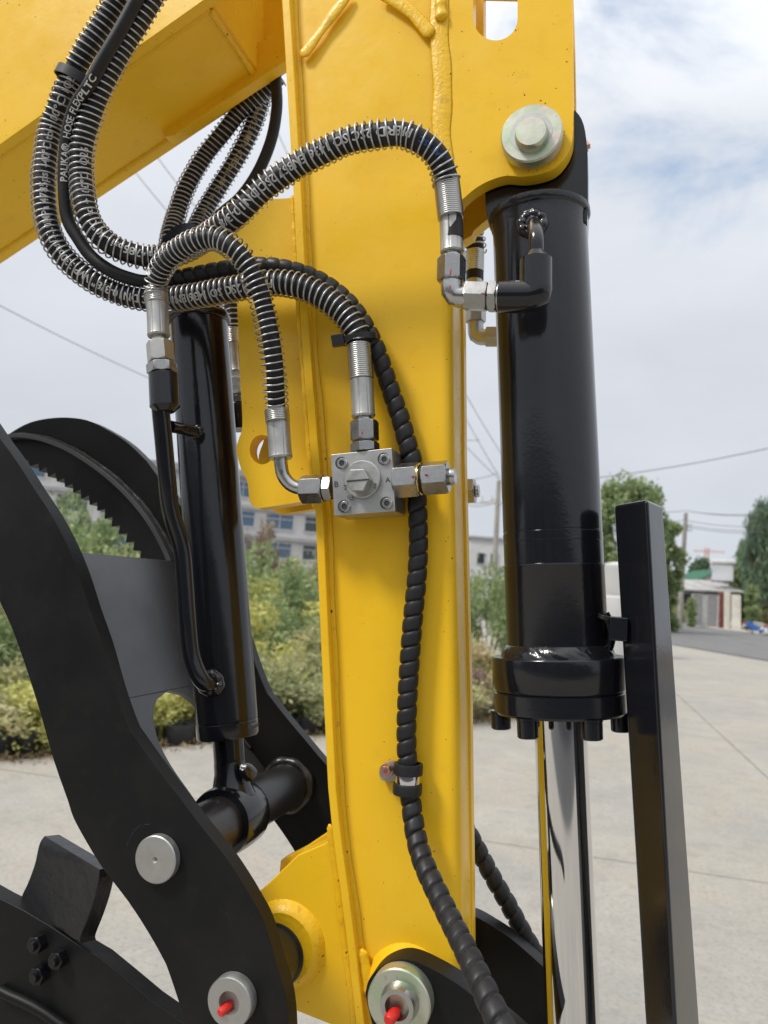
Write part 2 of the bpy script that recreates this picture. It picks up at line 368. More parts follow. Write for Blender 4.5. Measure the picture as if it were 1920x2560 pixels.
def noise_mat(name, c1, c2, c3, sc, rough=.9, bumpd=.01):
    m = bpy.data.materials.new(name); m.use_nodes = True; t = m.node_tree; b = t.nodes['Principled BSDF']; A = t.nodes.new; l = t.links.new
    g = A('ShaderNodeNewGeometry'); n = A('ShaderNodeTexNoise'); n.inputs['Scale'].default_value = sc; n.inputs['Detail'].default_value = 8; n.inputs['Roughness'].default_value = .65
    l(g.outputs['Position'], n.inputs['Vector']); cr_ = A('ShaderNodeValToRGB'); e_ = cr_.color_ramp.elements
    e_[0].position = .32; e_[0].color = (*c1, 1); e_[1].position = .7; e_[1].color = (*c3, 1); q = e_.new(.5); q.color = (*c2, 1)
    l(n.outputs['Fac'], cr_.inputs[0]); l(cr_.outputs[0], b.inputs['Base Color']); b.inputs['Roughness'].default_value = rough
    bn = A('ShaderNodeBump'); bn.inputs['Distance'].default_value = bumpd; l(n.outputs['Fac'], bn.inputs['Height']); l(bn.outputs[0], b.inputs['Normal'])
    return m
M['concrete'] = wave_mat()
M['soil'] = noise_mat('soil', (.10, .075, .05), (.16, .12, .08), (.22, .18, .13), 3)
M['asphalt'] = noise_mat('asphalt', (.12, .12, .122), (.15, .15, .15), (.18, .178, .175), 1.2, .85, .003)
M['verge'] = noise_mat('verge_concrete', (.30, .28, .25), (.38, .36, .32), (.46, .44, .40), 2)
M['grassm'] = noise_mat('grass', (.05, .08, .02), (.08, .11, .03), (.14, .15, .06), 6)

def sheet(name, pts, z, m, parent=None):
    o = mesh(name, [(x, y, z) for x, y in pts], [tuple(range(len(pts)))], m, parent); return o
S = 900
gr = tag(sheet('ground', [(-S, -S), (S, -S), (S, S), (-S, S)], -.03, M['soil']), kind='structure')
# concrete yard: slabs with real joints.  joint directions are read on the ground
j0, j1 = G(1200, 2101), G(1920, 2208)
ux = Vector((j1.x-j0.x, j1.y-j0.y, 0)).normalized(); uy = Vector((-ux.y, ux.x, 0))
M['dark_ground'] = noise_mat('unseen_dark_ground', (.05, .05, .052), (.065, .065, .065), (.085, .083, .08), 1.2, .85, .003)
tag(sheet('unseen_dark_sheet', [(-60, -60), (60, -60), (60, -4.5), (-60, -4.5)], .006, M['dark_ground']), kind='structure')  # unseen dark ground, added behind the camera to darken reflections on the machine
yard = bpy.data.objects.new('concrete_yard', None); link(yard); tag(yard, kind='structure')
HEDGE = [G(-400, 1935), G(50, 1893), G(450, 1848), G(800, 1838), G(1200, 1805)]
hA, hB = HEDGE[0], HEDGE[4]
hd = Vector((hB.x-hA.x, hB.y-hA.y, 0)).normalized(); hn = Vector((-hd.y, hd.x, 0))
if hn.y < 0: hn = -hn
roadN0, roadN1 = G(1690, 1612), G(1925, 1652)      # near edge of the road
roadF0, roadF1 = G(1690, 1561), G(1925, 1592)
rd = Vector((roadN1.x-roadN0.x, roadN1.y-roadN0.y, 0)).normalized()
rnrm = Vector((-rd.y, rd.x, 0))
if (Vector((roadF0.x, roadF0.y, 0))-Vector((roadN0.x, roadN0.y, 0))).dot(rnrm) < 0: rnrm = -rnrm
def clip(poly, o, n):      # keep side (p-o).n <= 0
    res = []
    for i in range(len(poly)):
        a, b = poly[i-1], poly[i]; da, db = (a-o).dot(n), (b-o).dot(n)
        if (da <= 0) != (db <= 0): res.append(a+(b-a)*(da/(da-db)))
        if db <= 0: res.append(b)
    return res
GX, GY, gap = 6.0, 5.0, .014
def v2(p): return Vector((p.x, p.y))
cnt = 0
for ix in range(-9, 12):
    for iy in range(-6, 9):
        o = v2(j0)+v2(ux)*((ix-.62)*GX)+v2(uy)*(iy*GY)
        q = [o+v2(ux)*gap/2+v2(uy)*gap/2, o+v2(ux)*(GX-gap/2)+v2(uy)*gap/2, o+v2(ux)*(GX-gap/2)+v2(uy)*(GY-gap/2), o+v2(ux)*gap/2+v2(uy)*(GY-gap/2)]
        q = clip(q, v2(roadN0)-v2(rnrm)*.3, v2(rnrm))
        if len(q) < 3: continue
        c = sum(q, Vector((0, 0)))/len(q)
        hedge_left = (c-v2(hB)).dot(v2(hd)) < 0.5
        q2 = q
        if (c-v2(hB)).dot(v2(hd)) < GX*.5: q2 = clip(q, v2(hB), v2(hn))
        if len(q2) < 3: continue
        n = len(q2); dz = 0
        v = [(a.x, a.y, dz) for a in q2]+[(a.x, a.y, -.1) for a in q2]
        f = [tuple(range(n))]+[(i, (i+1) % n, n+(i+1) % n, n+i) for i in range(n)]
        mesh('slab', v, f, M['concrete'], yard); cnt += 1
sp_ = [v2(hB)-v2(hd)*1.5-v2(hn)*.3, v2(hB)-v2(hn)*.3+v2(hd)*60, v2(hB)+v2(hn)*40+v2(hd)*60, v2(hB)+v2(hn)*40-v2(hd)*.0]
sp_ = clip(sp_, v2(roadN0)-v2(rnrm)*.3, v2(rnrm)); tag(sheet('concrete_strip', [tuple(q) for q in sp_], -.012, M['concrete']), kind='structure')
# road across the yard on the right, its verge and far ground
a0 = v2(roadN0)-v2(rd)*70; a1 = v2(roadN0)+v2(rd)*60
wroad = (v2(roadF0)-v2(roadN0)).dot(v2(rnrm))
tag(sheet('road', [tuple(a0), tuple(a1), tuple(a1+v2(rnrm)*wroad), tuple(a0+v2(rnrm)*wroad)], -.005, M['asphalt']), kind='structure')
M['dust'] = noise_mat('road_line_paint', (.24, .24, .23), (.34, .33, .32), (.5, .5, .48), 3)
b0 = a0+v2(rnrm)*(wroad*.45)+v2(rd)*0; 
tag(sheet('road_line', [tuple(b0), tuple(b0+v2(rd)*130), tuple(b0+v2(rd)*130+v2(rnrm)*.16), tuple(b0+v2(rnrm)*.16)], -.001, M['dust']), kind='structure')
c0 = a0+v2(rnrm)*(wroad+.02); 
vg = MB(); 
q = [c0, c0+v2(rd)*130, c0+v2(rd)*130+v2(rnrm)*4.5, c0+v2(rnrm)*4.5]
vg.add([(x, y, .06) for x, y in q]+[(x, y, -.05) for x, y in q], [(0,1,2,3), (0,1,5,4), (1,2,6,5), (2,3,7,6), (3,0,4,7)])
tag(vg.build('pavement', M['verge']), kind='structure')

# ------------------------------------------------------------------ vegetation
def leaf_mat(name, cols, trans=.32):
    cols = [(min(.7, c[0]*1.35+.01), min(.7, c[1]*1.35+.012), min(.7, c[2]*1.45+.02)) for c in cols]
    m = bpy.data.materials.new(name); m.use_nodes = True; t = m.node_tree; b = t.nodes['Principled BSDF']; A = t.nodes.new; l = t.links.new
    g = A('ShaderNodeNewGeometry'); cr_ = A('ShaderNodeValToRGB'); el = cr_.color_ramp.elements
    nz = A('ShaderNodeTexNoise'); nz.inputs['Scale'].default_value = 1.4; nz.inputs['Detail'].default_value = 3; l(g.outputs['Position'], nz.inputs['Vector'])
    mm = A('ShaderNodeMath'); mm.operation = 'MULTIPLY_ADD'; mm.inputs[1].default_value = .45; l(g.outputs['Random Per Island'], mm.inputs[0])
    ma = A('ShaderNodeMath'); ma.operation = 'MULTIPLY_ADD'; ma.inputs[1].default_value = 1.5; ma.inputs[2].default_value = -.48; l(nz.outputs['Fac'], ma.inputs[0]); l(ma.outputs[0], mm.inputs[2])
    el[0].position = 0; el[0].color = (*cols[0], 1); el[1].position = 1; el[1].color = (*cols[-1], 1)
    for i, c in enumerate(cols[1:-1]): q = el.new((i+1)/(len(cols)-1)); q.color = (*c, 1)
    l(mm.outputs[0], cr_.inputs[0]); l(cr_.outputs[0], b.inputs['Base Color']); b.inputs['Roughness'].default_value = .6; b.inputs['Specular IOR Level'].default_value = .25
    tr = A('ShaderNodeBsdfTranslucent'); l(cr_.outputs[0], tr.inputs[0]); mxs = A('ShaderNodeMixShader'); mxs.inputs[0].default_value = trans
    l(b.outputs[0], mxs.inputs[1]); l(tr.outputs[0], mxs.inputs[2]); l(mxs.outputs[0], t.nodes['Material Output'].inputs[0]); return m
M['leafA'] = leaf_mat('yellow_green_leaf', [(.20, .22, .06), (.34, .35, .10), (.50, .48, .15), (.62, .50, .22)])
M['leafB'] = leaf_mat('olive_leaf', [(.15, .17, .07), (.26, .28, .12), (.38, .37, .17), (.44, .32, .20)])
M['leafC'] = leaf_mat('green_leaf', [(.08, .12, .05), (.16, .21, .08), (.26, .32, .13), (.36, .39, .18)])
M['leafD'] = leaf_mat('purple_brown_leaf', [(.10, .06, .06), (.18, .11, .09), (.24, .19, .12), (.28, .25, .14)])
M['leafE'] = leaf_mat('willow_leaf', [(.06, .10, .06), (.09, .14, .08), (.14, .20, .10), (.18, .24, .12)])
M['bark'] = mat('bark', (.13, .10, .07), .9, bump=[(30, .01)])
def leaves(pos, nrm, ln, wd, rng, jitter=.6):
    n = len(pos); a = rng.normal(size=(n, 3)); d = nrm*(1-jitter)+a*jitter; d /= np.linalg.norm(d, axis=1)[:, None]
    b = np.cross(d, rng.normal(size=(n, 3))); b /= np.linalg.norm(b, axis=1)[:, None]
    L_ = (ln*rng.uniform(.6, 1.3, n))[:, None]; W_ = (wd*rng.uniform(.6, 1.3, n))[:, None]; nn = np.cross(d, b)
    v = np.stack([pos, pos+d*L_*.45+b*W_+nn*W_*.25, pos+d*L_-nn*W_*.2, pos+d*L_*.45-b*W_+nn*W_*.25], 1).reshape(-1, 3)
    return v
def leaf_obj_mesh(name, v, m):
    me = bpy.data.meshes.new(name); n = len(v)//4
    me.vertices.add(len(v)); me.vertices.foreach_set('co', v.ravel()); me.loops.add(n*4); me.loops.foreach_set('vertex_index', np.arange(n*4))
    me.polygons.add(n); me.polygons.foreach_set('loop_start', np.arange(n)*4); me.polygons.foreach_set('loop_total', np.full(n, 4)); me.update(); me.validate(); me.materials.append(m); return me
def shrub_mesh(seed, m, n=4200, ln=.075, wd=.014, clumps=26):
    rng = np.random.default_rng(seed); cs = []
    for _ in range(clumps):
        a = rng.uniform(0, 2*PI); r = .45*math.sqrt(rng.uniform()); z = rng.uniform(.12, 1)*(1-.35*r/.45); cs.append((r*math.cos(a), r*math.sin(a), z, rng.uniform(.10, .2)))
    k = rng.integers(0, clumps, n); c = np.array(cs)[k]; d = rng.normal(size=(n, 3)); d /= np.linalg.norm(d, axis=1)[:, None]
    rad = c[:, 3]*rng.uniform(.3, 1.0, n)**.6*np.where(rng.uniform(size=n) < .06, 1.9, 1); pos = c[:, :3]+d*rad[:, None]*np.array([1, 1, 1.1]); pos[:, 2] = np.abs(pos[:, 2])
    return leaf_obj_mesh('foliage', leaves(pos, d*.6+np.array([0, 0, .35]), ln, wd, rng, .5), m)
def stems_mesh(seed):
    rng = random.Random(seed); mb = MB()
    for i in range(9):
        a = rng.uniform(0, 6.28); x, y = .06*math.cos(a), .06*math.sin(a); X, Y_ = .35*math.cos(a+rng.uniform(-.5, .5)), .35*math.sin(a+rng.uniform(-.5, .5)); z = rng.uniform(.55, .9)
        vs = []
        for (px_, py_, pz, r) in ((x, y, 0, .012), (x*.6+X*.4, y*.6+Y_*.4, z*.5, .008), (X, Y_, z, .003)):
            for k in range(4): vs.append((px_+r*math.cos(k*PI/2), py_+r*math.sin(k*PI/2), pz))
        mb.add(vs, [(r*4+k, r*4+(k+1) % 4, r*4+4+(k+1) % 4, r*4+4+k) for r in range(2) for k in range(4)])
    me = bpy.data.meshes.new('stems'); me.from_pydata([tuple(v) for v in mb.v], [], mb.f); me.materials.append(M['bark']); return me
KINDS = [('leafA', 'yellow-green leafy shrub in the planted strip along the concrete yard'), ('leafB', 'dry olive-green shrub in the planted strip along the concrete yard'),
         ('leafC', 'fresh green shrub in the planted strip along the concrete yard'), ('leafD', 'purple-brown shrub in the planted strip along the concrete yard')]
FOL = {k: [shrub_mesh(11+7*i+3*j, M[k]) for j in range(3)] for i, (k, _) in enumerate(KINDS)}
STEM = [stems_mesh(i) for i in range(3)]
def shrub(x, y, hgt, wid, k, rng):
    name = 'shrub'; o = bpy.data.objects.new(name, None); link(o); o.location = (x, y, -.02); o.rotation_euler.z = rng.uniform(0, 6.28); o.scale = (wid, wid, hgt)
    tag(o, KINDS[k][1], 'shrub', ['yellow-green shrubs of the planted strip', 'olive shrubs of the planted strip', 'green shrubs of the planted strip', 'purple-brown shrubs of the planted strip'][k])
    link(bpy.data.objects.new('foliage', rng.choice(FOL[KINDS[k][0]])), o); link(bpy.data.objects.new('stems', rng.choice(STEM)), o)
rg = random.Random(5)
Lh = (v2(hB)-v2(hA)).length
rows = [(.45, .62, .95, .62), (1.1, .8, 1.1, .8), (2.0, 1.0, 1.25, .95), (3.2, 1.4, 1.5, 1.2), (4.8, 1.68, 1.7, 1.4), (6.8, 1.9, 1.9, 1.8)]
for (off, hh, ww, stp) in rows:
    s = -1.5-off*.6
    while s < Lh+1.2:
        p = v2(hA)+v2(hd)*(s+rg.uniform(-.15, .15))+v2(hn)*(off+rg.uniform(-.15, .2))
        frac = s/Lh
        k = rg.choices([0, 1, 2, 3], [.42, .33, .17, .08] if off < 3 else [.34, .28, .36, .02])[0]
        if off < 1.5 and frac > .62: k = rg.choices([0, 1, 2, 3], [.3, .45, .1, .15])[0]
        shrub(p.x, p.y, hh*rg.uniform(.85, 1.2), ww*rg.uniform(.9, 1.15), k, rg); s += stp*rg.uniform(.8, 1.1)
# taller things behind the strip
for (px_, top, d, wpx, k) in [(660, 1300, 26, 150, 3), (610, 1345, 20, 150, 2), (520, 1335, 22, 160, 2), (740, 1385, 18, 150, 1), (180, 1236, 17, 210, 2), (330, 1262, 17, 200, 2), (60, 1250, 18, 230, 2), (450, 1330, 16, 170, 0), (1230, 1415, 16, 150, 2), (1330, 1390, 22, 220, 2), (860, 1380, 20, 200, 1), (1000, 1390, 22, 200, 2)]:
    t_ = B(px_, top, d); hg = t_.z; shrub(t_.x, t_.y, hg/.97, wpx*d/FP/.95, k, rg)
# black nursery bags at the foot of the strip
bagm = mat('black_grow_bag', (.012, .012, .013), .6)
for i in range(26):
    s = Lh*(i+.5)/26+rg.uniform(-.1, .1); p = v2(hA)+v2(hd)*s+v2(hn)*rg.uniform(.12, .3); r = rg.uniform(.10, .15)
    vs = []; 
    for (z, rr) in ((-.02, r*.95), (.05, r), (.14, r*1.04), (.16, r*1.0), (.14, r*.9)):
        for k in range(14): a = k*2*PI/14; vs.append((p.x+rr*math.cos(a)*(1+.05*math.sin(3*a+i)), p.y+rr*math.sin(a), z))
    f = [(q*14+k, q*14+(k+1) % 14, q*14+14+(k+1) % 14, q*14+14+k) for q in range(4) for k in range(14)]+[tuple(range(56, 70))]
    tag(mesh('grow_bag', vs, f, bagm), 'black grow bag at the foot of the shrubs by the concrete edge', 'plant pot', 'grow bags at the foot of the shrubs')
# leaf litter / weeds at the concrete edge
n = 2600; rng = np.random.default_rng(3); ss = rng.uniform(-1, Lh+.5, n); of = rng.normal(.05, .12, n)
pos = np.stack([hA.x+hd.x*ss+hn.x*of, hA.y+hd.y*ss+hn.y*of, rng.uniform(.003, .02, n)], 1)
tag(link(bpy.data.objects.new('leaf_litter', leaf_obj_mesh('leaf_litter', leaves(pos, np.tile([0, 0, .1], (n, 1)), .05, .012, rng, .9), leaf_mat('dry_leaf', [(.10, .06, .03), (.2, .14, .07), (.3, .24, .12), (.12, .14, .04)])))),
    'fallen leaves and weeds along the edge of the concrete', 'leaves', kind='stuff')

def tree(base, hgt, wid, m, name, label, cat='tree', n=9000, ln=.28, wd=.09, seed=1, trunkfrac=.25, clumps=60, droop=False, squash=1):
    rng = np.random.default_rng(seed); o = thing(name, label, cat); o.location = base; mb = MB(); rr = random.Random(seed)
    def limb(a, b, r0, r1):
        ax, u, v = basis(b-a); vs = []
        for (p, r) in ((a, r0), ((a+b)/2+Vector((rr.uniform(-.1, .1), rr.uniform(-.1, .1), 0))*r0*4, (r0+r1)/2), (b, r1)):
            for k in range(7): t = k*2*PI/7; vs.append(p+u*math.cos(t)*r+v*math.sin(t)*r)
        mb.add(vs, [(q*7+k, q*7+(k+1) % 7, q*7+7+(k+1) % 7, q*7+7+k) for q in range(2) for k in range(7)])
    limb(Vector((0, 0, -.1)), Vector((0, 0, hgt*.6)), hgt*.028, hgt*.012); cs = []
    for _ in range(clumps):
        z = rng.uniform(trunkfrac, 1); env = math.sqrt(max(0.02, 1-((z-.5)/.56)**2)); a = rng.uniform(0, 2*PI); r = wid/2*env*math.sqrt(rng.uniform(.1, 1))*.85
        cs.append((r*math.cos(a)*rng.uniform(.8, 1.12), r*math.sin(a)*squash, z*hgt*.96, wid*rng.uniform(.05, .14)))
        if rr.random() < .4: limb(Vector((0, 0, hgt*(.2+.35*rr.random()))), Vector(cs[-1][:3]), hgt*.010, hgt*.003)
    mb.build('trunk', M['bark'], o)
    k = rng.integers(0, clumps, n); c = np.array(cs)[k]; d = rng.normal(size=(n, 3)); d /= np.linalg.norm(d, axis=1)[:, None]
    pos = c[:, :3]+d*(c[:, 3]*rng.uniform(.2, 1.05, n)**.5*np.where(rng.uniform(size=n) < .12, 1.5, 1))[:, None]*np.array([1, 1, 1.25])
    if droop:
        pos[:, 2] -= rng.uniform(0, 1, n)**1.5*hgt*.28; v = leaves(pos, np.tile([0, 0, -1.0], (n, 1)), ln*1.8, wd*.5, rng, .2)
    else: v = leaves(pos, d*.7+np.array([0, 0, -.1]), ln, wd, rng, .5)
    link(bpy.data.objects.new('crown', leaf_obj_mesh('crown', v, m)), o); return o
def at_dist(px_, d, z=0):  # ground point seen in column px at camera depth d
    # find py so that the ray meets z
    c = CAM+C_F*d+C_R*((px_-960)/FP*d); k = (z-c.z)/C_D.z; return c+C_D*k
def tree_px(px_, top, d, wpx, **kw):
    b = at_dist(px_, d); hgt = B(px_, top, d).z; return tree(Vector((b.x, b.y, 0)), hgt, wpx*d/FP, **kw)
tree_px(1560, 1190, 44, 210, m=M['leafC'], name='broadleaf_tree', label='tall bright green tree rising behind the black guard bar', seed=4, n=16000, trunkfrac=.05, clumps=90)
tree_px(1655, 1290, 46, 110, m=M['leafC'], name='broadleaf_tree', label='smaller green tree between the guard bar and the concrete pole', seed=5, n=9000, trunkfrac=.04)
tree_px(1908, 1225, 64, 135, m=M['leafE'], name='willow_tree', label='dark weeping willow at the right edge of the view', seed=6, n=14000, droop=True, trunkfrac=.42)
tree_px(1862, 1330, 68, 60, m=M['leafE'], name='willow_tree', label='lower dark willow left of the tall willow', seed=8, n=8000, droop=True, trunkfrac=.15)
tree_px(1858, 1395, 67, 95, m=M['leafC'], name='broadleaf_tree', label='light green bushy tree in front of the willows', seed=9, n=8000, trunkfrac=.05)
tree_px(1908, 1420, 64, 60, m=M['leafB'], name='broadleaf_tree', label='olive bush at the far right beside the scrap pile', seed=10, n=6000, trunkfrac=.03)
tree_px(1752, 1400, 120, 85, m=M['leafE'], name='broadleaf_tree', label='distant dark tree clump behind the tin roofs', seed=12, n=5000, ln=.6, wd=.2, trunkfrac=.05)
tree_px(1690, 1500, 52, 50, m=M['leafB'], name='bush', label='scrubby olive bush at the foot of the concrete pole', cat='bush', seed=13, n=3500, trunkfrac=.02, ln=.2, wd=.05)
tree_px(1728, 1490, 60, 26, m=M['leafC'], name='bush', label='dark green climber hanging on the slatted gate', cat='bush', seed=14, n=2500, trunkfrac=.02, ln=.2, wd=.05)
tree_px(1878, 1462, 61, 40, m=M['leafC'], name='bush', label='climber-covered fence corner right of the pale sheets', cat='bush', seed=15, n=4000, trunkfrac=.02, ln=.2, wd=.05)

# ------------------------------------------------------------------ far buildings
M['wallw'] = noise_mat('pale_wall', (.50, .50, .50), (.58, .58, .58), (.64, .64, .63), .5, .8, .002)
M['wallg'] = noise_mat('grey_wall', (.30, .31, .33), (.36, .37, .38), (.42, .42, .43), .6, .8, .002)
M['glass'] = mat('window_glass', (.03, .045, .055), .06, spec=.8)
M['bglass'] = mat('blue_glass', (.05, .12, .20), .1, spec=.9)
M['frame'] = mat('window_frame', (.55, .55, .55), .5)
def up_axes(a, b):   # facade frame from ground point a to b
    u = Vector((b.x-a.x, b.y-a.y, 0)); Ln = u.length; u.normalize(); n = Vector((u.y, -u.x, 0))
    if (CAM-a).dot(n) < 0: n = -n
    return u, n, Ln
of = thing('office_building', 'pale multi-storey office building with bands of windows behind the shrubs', 'building')
a = at_dist(-260, 62); b = at_dist(1010, 74); u, nn, Ln = up_axes(a, b); Z3 = Vector((0, 0, 1))
htop = B(390, 1160, 66).z; nst = 4; sh = htop/nst
mb = MB(); mb.box(a+u*Ln/2-nn*6+Z3*(htop/2-.2), Ln, 12, htop, (u, nn, Z3)); mb.build('wall', M['wallw'], of)
mb = MB(); mb.box(a+u*Ln/2-nn*5.9+Z3*(htop+.3), Ln+1, 12.6, .6, (u, nn, Z3)); mb.build('roof', M['wallg'], of)
wd_ = 2.6; cols = int(Ln/3.4)
for st in range(nst):
    zc = st*sh+sh*.56
    mb = MB(); mb.box(a+u*Ln/2+nn*.12+Z3*(st*sh+sh-.1), Ln, .24, .35, (u, nn, Z3)); mb.build('storey_band', M['wallg'], of)
    for i in range(cols):
        c = a+u*((i+.5)*Ln/cols)+nn*.03+Z3*zc
        f = MB(); 
        for (dx, dz, sx_, sz_) in ((0, sh*.28, wd_, .12), (0, -sh*.28, wd_, .12), (-wd_/2, 0, .12, sh*.56), (wd_/2, 0, .12, sh*.56), (0, 0, .07, sh*.56), (0, sh*.08, wd_, .07)):
            f.box(c+u*dx+Z3*dz, sx_, .14, sz_, (u, nn, Z3))
        wo = f.build('window', M['frame'], of)
        g_ = MB(); g_.box(c-nn*.01, wd_-.1, .04, sh*.54, (u, nn, Z3)); g_.build('pane', M['bglass'] if i % 3 else M['glass'], wo)
wh = thing('white_house', 'small white house seen between the yellow arm and the big cylinder', 'house')
a = at_dist(1165, 70); b = at_dist(1262, 70); u, nn, Ln = up_axes(a, b); hh = B(1200, 1345, 70).z
mb = MB(); mb.box(a+u*Ln/2-nn*3+Z3*hh/2, Ln, 6, hh, (u, nn, Z3)); mb.build('wall', M['wallw'], wh)
mb = MB(); mb.box(a+u*Ln/2-nn*3+Z3*(hh+.1), Ln+.4, 6.4, .2, (u, nn, Z3)); mb.build('roof', M['wallg'], wh)
for fx, fz in ((.3, .72), (.65, .72), (.3, .35), (.65, .35)):
    mb = MB(); mb.box(a+u*Ln*fx+nn*.03+Z3*hh*fz, .8, .1, 1.1, (u, nn, Z3)); wo = mb.build('window', M['frame'], wh)
    mb = MB(); mb.box(a+u*Ln*fx+nn*.07+Z3*hh*fz, .65, .06, .95, (u, nn, Z3)); mb.build('pane', M['glass'], wo)

# yard house with gate on the right
M['rust'] = noise_mat('red_brown_paint', (.14, .04, .03), (.18, .055, .04), (.22, .08, .06), 3)
M['tin'] = noise_mat('tin_roof', (.28, .28, .28), (.38, .37, .36), (.5, .48, .46), 2)
M['galv'] = noise_mat('galvanised', (.46, .46, .46), (.56, .56, .55), (.65, .65, .64), 5, .5, .001)
M['cream'] = noise_mat('cream_board', (.55, .52, .44), (.64, .61, .53), (.72, .70, .64), 1.5)
M['poleconc'] = noise_mat('pole_concrete', (.26, .24, .22), (.33, .31, .28), (.38, .36, .33), 3)
yh = thing('yard_house', 'low house with tin roofs and a slatted gate across the road', 'house')
DY = 62
def fac(pxa, pxb, d=DY): a_ = at_dist(pxa, d); b_ = at_dist(pxb, d); u_, n_, L_ = up_axes(a_, b_); return a_, b_, u_, n_, L_
a, b, u, nn, Ln = fac(1680, 1830, DY+3)
hh = B(1760, 1468, DY+3).z
mb = MB(); mb.box(a+u*Ln/2-nn*3+Z3*hh/2, Ln, 5, hh, (u, nn, Z3)); mb.build('wall', M['wallg'], yh)
for k in range(3):
    mb = MB(); c = a+u*(Ln*(k+.5)/3)-nn*1+Z3*(hh+.12+.05*k); t_ = Z3.copy(); t_ = (Z3+nn*.15).normalized(); mb.box(c, Ln/3+.3, 6.5, .10, (u, t_.cross(u).normalized(), t_)); mb.build('roof_sheet', M['tin'], yh)
for fx in (.15, .33):
    mb = MB(); mb.box(a+u*Ln*fx-nn*.42+Z3*hh*.6, 1.1, .2, 1.2, (u, nn, Z3)); mb.build('window', M['glass'], yh)
# gabled white roof house behind
gb = thing('gabled_house', 'white gable and green roofed shed behind the gate', 'house')
a, b, u, nn, Ln = fac(1722, 1850, DY+14)
e1 = B(1740, 1462, DY+14).z; e2 = B(1775, 1425, DY+14).z
v = [a-nn*0, a+u*Ln, a+u*Ln+Z3*e1, a+u*Ln*.55+Z3*e2, a+Z3*e1*.97]; v = v+[q-nn*6 for q in v]
mesh('wall', v, [(0,1,2,3,4), (9,8,7,6,5), (0,5,6,1), (1,6,7,2), (4,9,5,0)], M['wallw'], gb)
M['greenroof'] = noise_mat('green_sheet', (.02, .09, .05), (.03, .12, .07), (.05, .16, .10), 2)
v = [a+u*Ln*.55+Z3*(e2+.06)+nn*.3, a-u*.3+Z3*(e1*.97)+nn*.3]; v += [q-nn*6.6 for q in v]; v += [q+Z3*.08 for q in v]
mesh('roof', v, [(0,1,3,2), (4,6,7,5), (0,4,5,1), (2,3,7,6), (0,2,6,4), (1,5,7,3)], M['greenroof'], gb)
# solar water heater on the roof
sw = thing('solar_water_heater', 'solar water heater with silver tank on the tin roof', 'solar heater')
p0 = B(1778, 1452, DY+2); p1 = B(1832, 1454, DY+2); q0 = B(1782, 1410, DY+3.5); q1 = B(1833, 1412, DY+3.5)
u = (p1-p0).normalized(); 
v = [p0, p1, q1, q0]; n_ = (p1-p0).cross(q0-p0).normalized()*.08; v += [x+n_ for x in v]
mesh('collector_panel', v, [(0,1,2,3), (7,6,5,4), (0,4,5,1), (1,5,6,2), (2,6,7,3), (3,7,4,0)], M['wallg'], sw)
for i in range(14):
    t_ = (i+.5)/14; aa = p0.lerp(p1, t_)-n_*.8; bb = q0.lerp(q1, t_)-n_*.8; lathe('glass_tube', aa, bb, [(0, .05), (1, .05)], M['glass'], sw, nth=8)
lathe('tank', q0+Z3*.15-u*.2, q1+Z3*.15+u*.2, [(0, .18), (.02, .26), (.98, .26), (1, .18)], M['galv'], sw, nth=20)
for q in (q0, q1): lathe('stand_leg', q-Z3*1.6, q, [(0, .03), (1, .03)], M['galv'], sw, nth=6)
# gate
gt = thing('slatted_gate', 'silver slatted double gate in the wall across the road', 'gate')
a, b, u, nn, Ln = fac(1726, 1797, DY-1)
gh = B(1760, 1489, DY-1).z
for lf in range(2):
    x0 = Ln*lf*.5+.04; x1 = x0+Ln*.5-.1; lo = MB()
    for xx in (x0+.04, x1-.04): lo.box(a+u*xx+Z3*(gh/2+.05), .09, .06, gh, (u, nn, Z3))
    leafo = lo.build('gate_leaf', M['galv'], gt)
    for i in range(13):
        s_ = MB(); s_.box(a+u*(x0+x1)/2+Z3*(.15+gh*i/12.6), x1-x0, .03, .07, (u, nn, Z3)); s_.build('slat', M['galv'], leafo)
gp = MB(); c = at_dist(1802, DY-1); gp.box(Vector((c.x, c.y, (gh+.35)/2)), .38, .38, gh+.35, (u, nn, Z3))
tag(gp.build('gate_post', M['rust'], bevel=.02), 'red-brown post right of the slatted gate', 'gate post')
for i, (x0, x1, tp, lab) in enumerate([(1810, 1826, 1478, 'narrow cream board leaning by the red-brown post'), (1829, 1852, 1486, 'wide cream board leaning next to the climber')]):
    a, b, u, nn, Ln = fac(x0, x1, DY-1.5-i*.3); hh = B(x0, tp, DY-1.5).z; tl = (Z3-nn*.06).normalized()
    mb = MB(); mb.box(a+u*Ln/2+tl*hh/2, Ln, .06, hh, (u, tl.cross(u), tl)); tag(mb.build('leaning_board', M['cream'], bevel=.01), lab, 'board')
# power poles and wires
def pole(px_, top, d, r, label, lean=0, arms=()):
    o = thing('power_pole', label, 'utility pole'); b_ = at_dist(px_, d); hgt = B(px_, top, d).z; o.location = (b_.x, b_.y, 0)
    tp = Vector((lean, 0, hgt)); lathe('shaft', Vector((0, 0, -.2)), tp, [(0, r), (1, r*.65)], M['poleconc'], o, nth=14)
    for (z, hw) in arms:
        mb = MB(); mb.box(tp+Vector((0, 0, -z)), hw*2, .1, .1); ar = mb.build('crossarm', M['galv'], o)
        for k in (-.9, -.35, .35, .9): lathe('insulator', tp+Vector((hw*k, 0, -z+.05)), tp+Vector((hw*k, 0, -z+.25)), [(0, .03), (.3, .06), (.6, .04), (1, .05)], M['wallw'], ar, nth=8)
    return Vector((b_.x, b_.y, 0)), tp
pA, tA = pole(1697, 1278, 50, .19, 'leaning concrete power pole by the road in front of the gate', lean=.2, arms=[(.9, .35), (1.15, .4)])
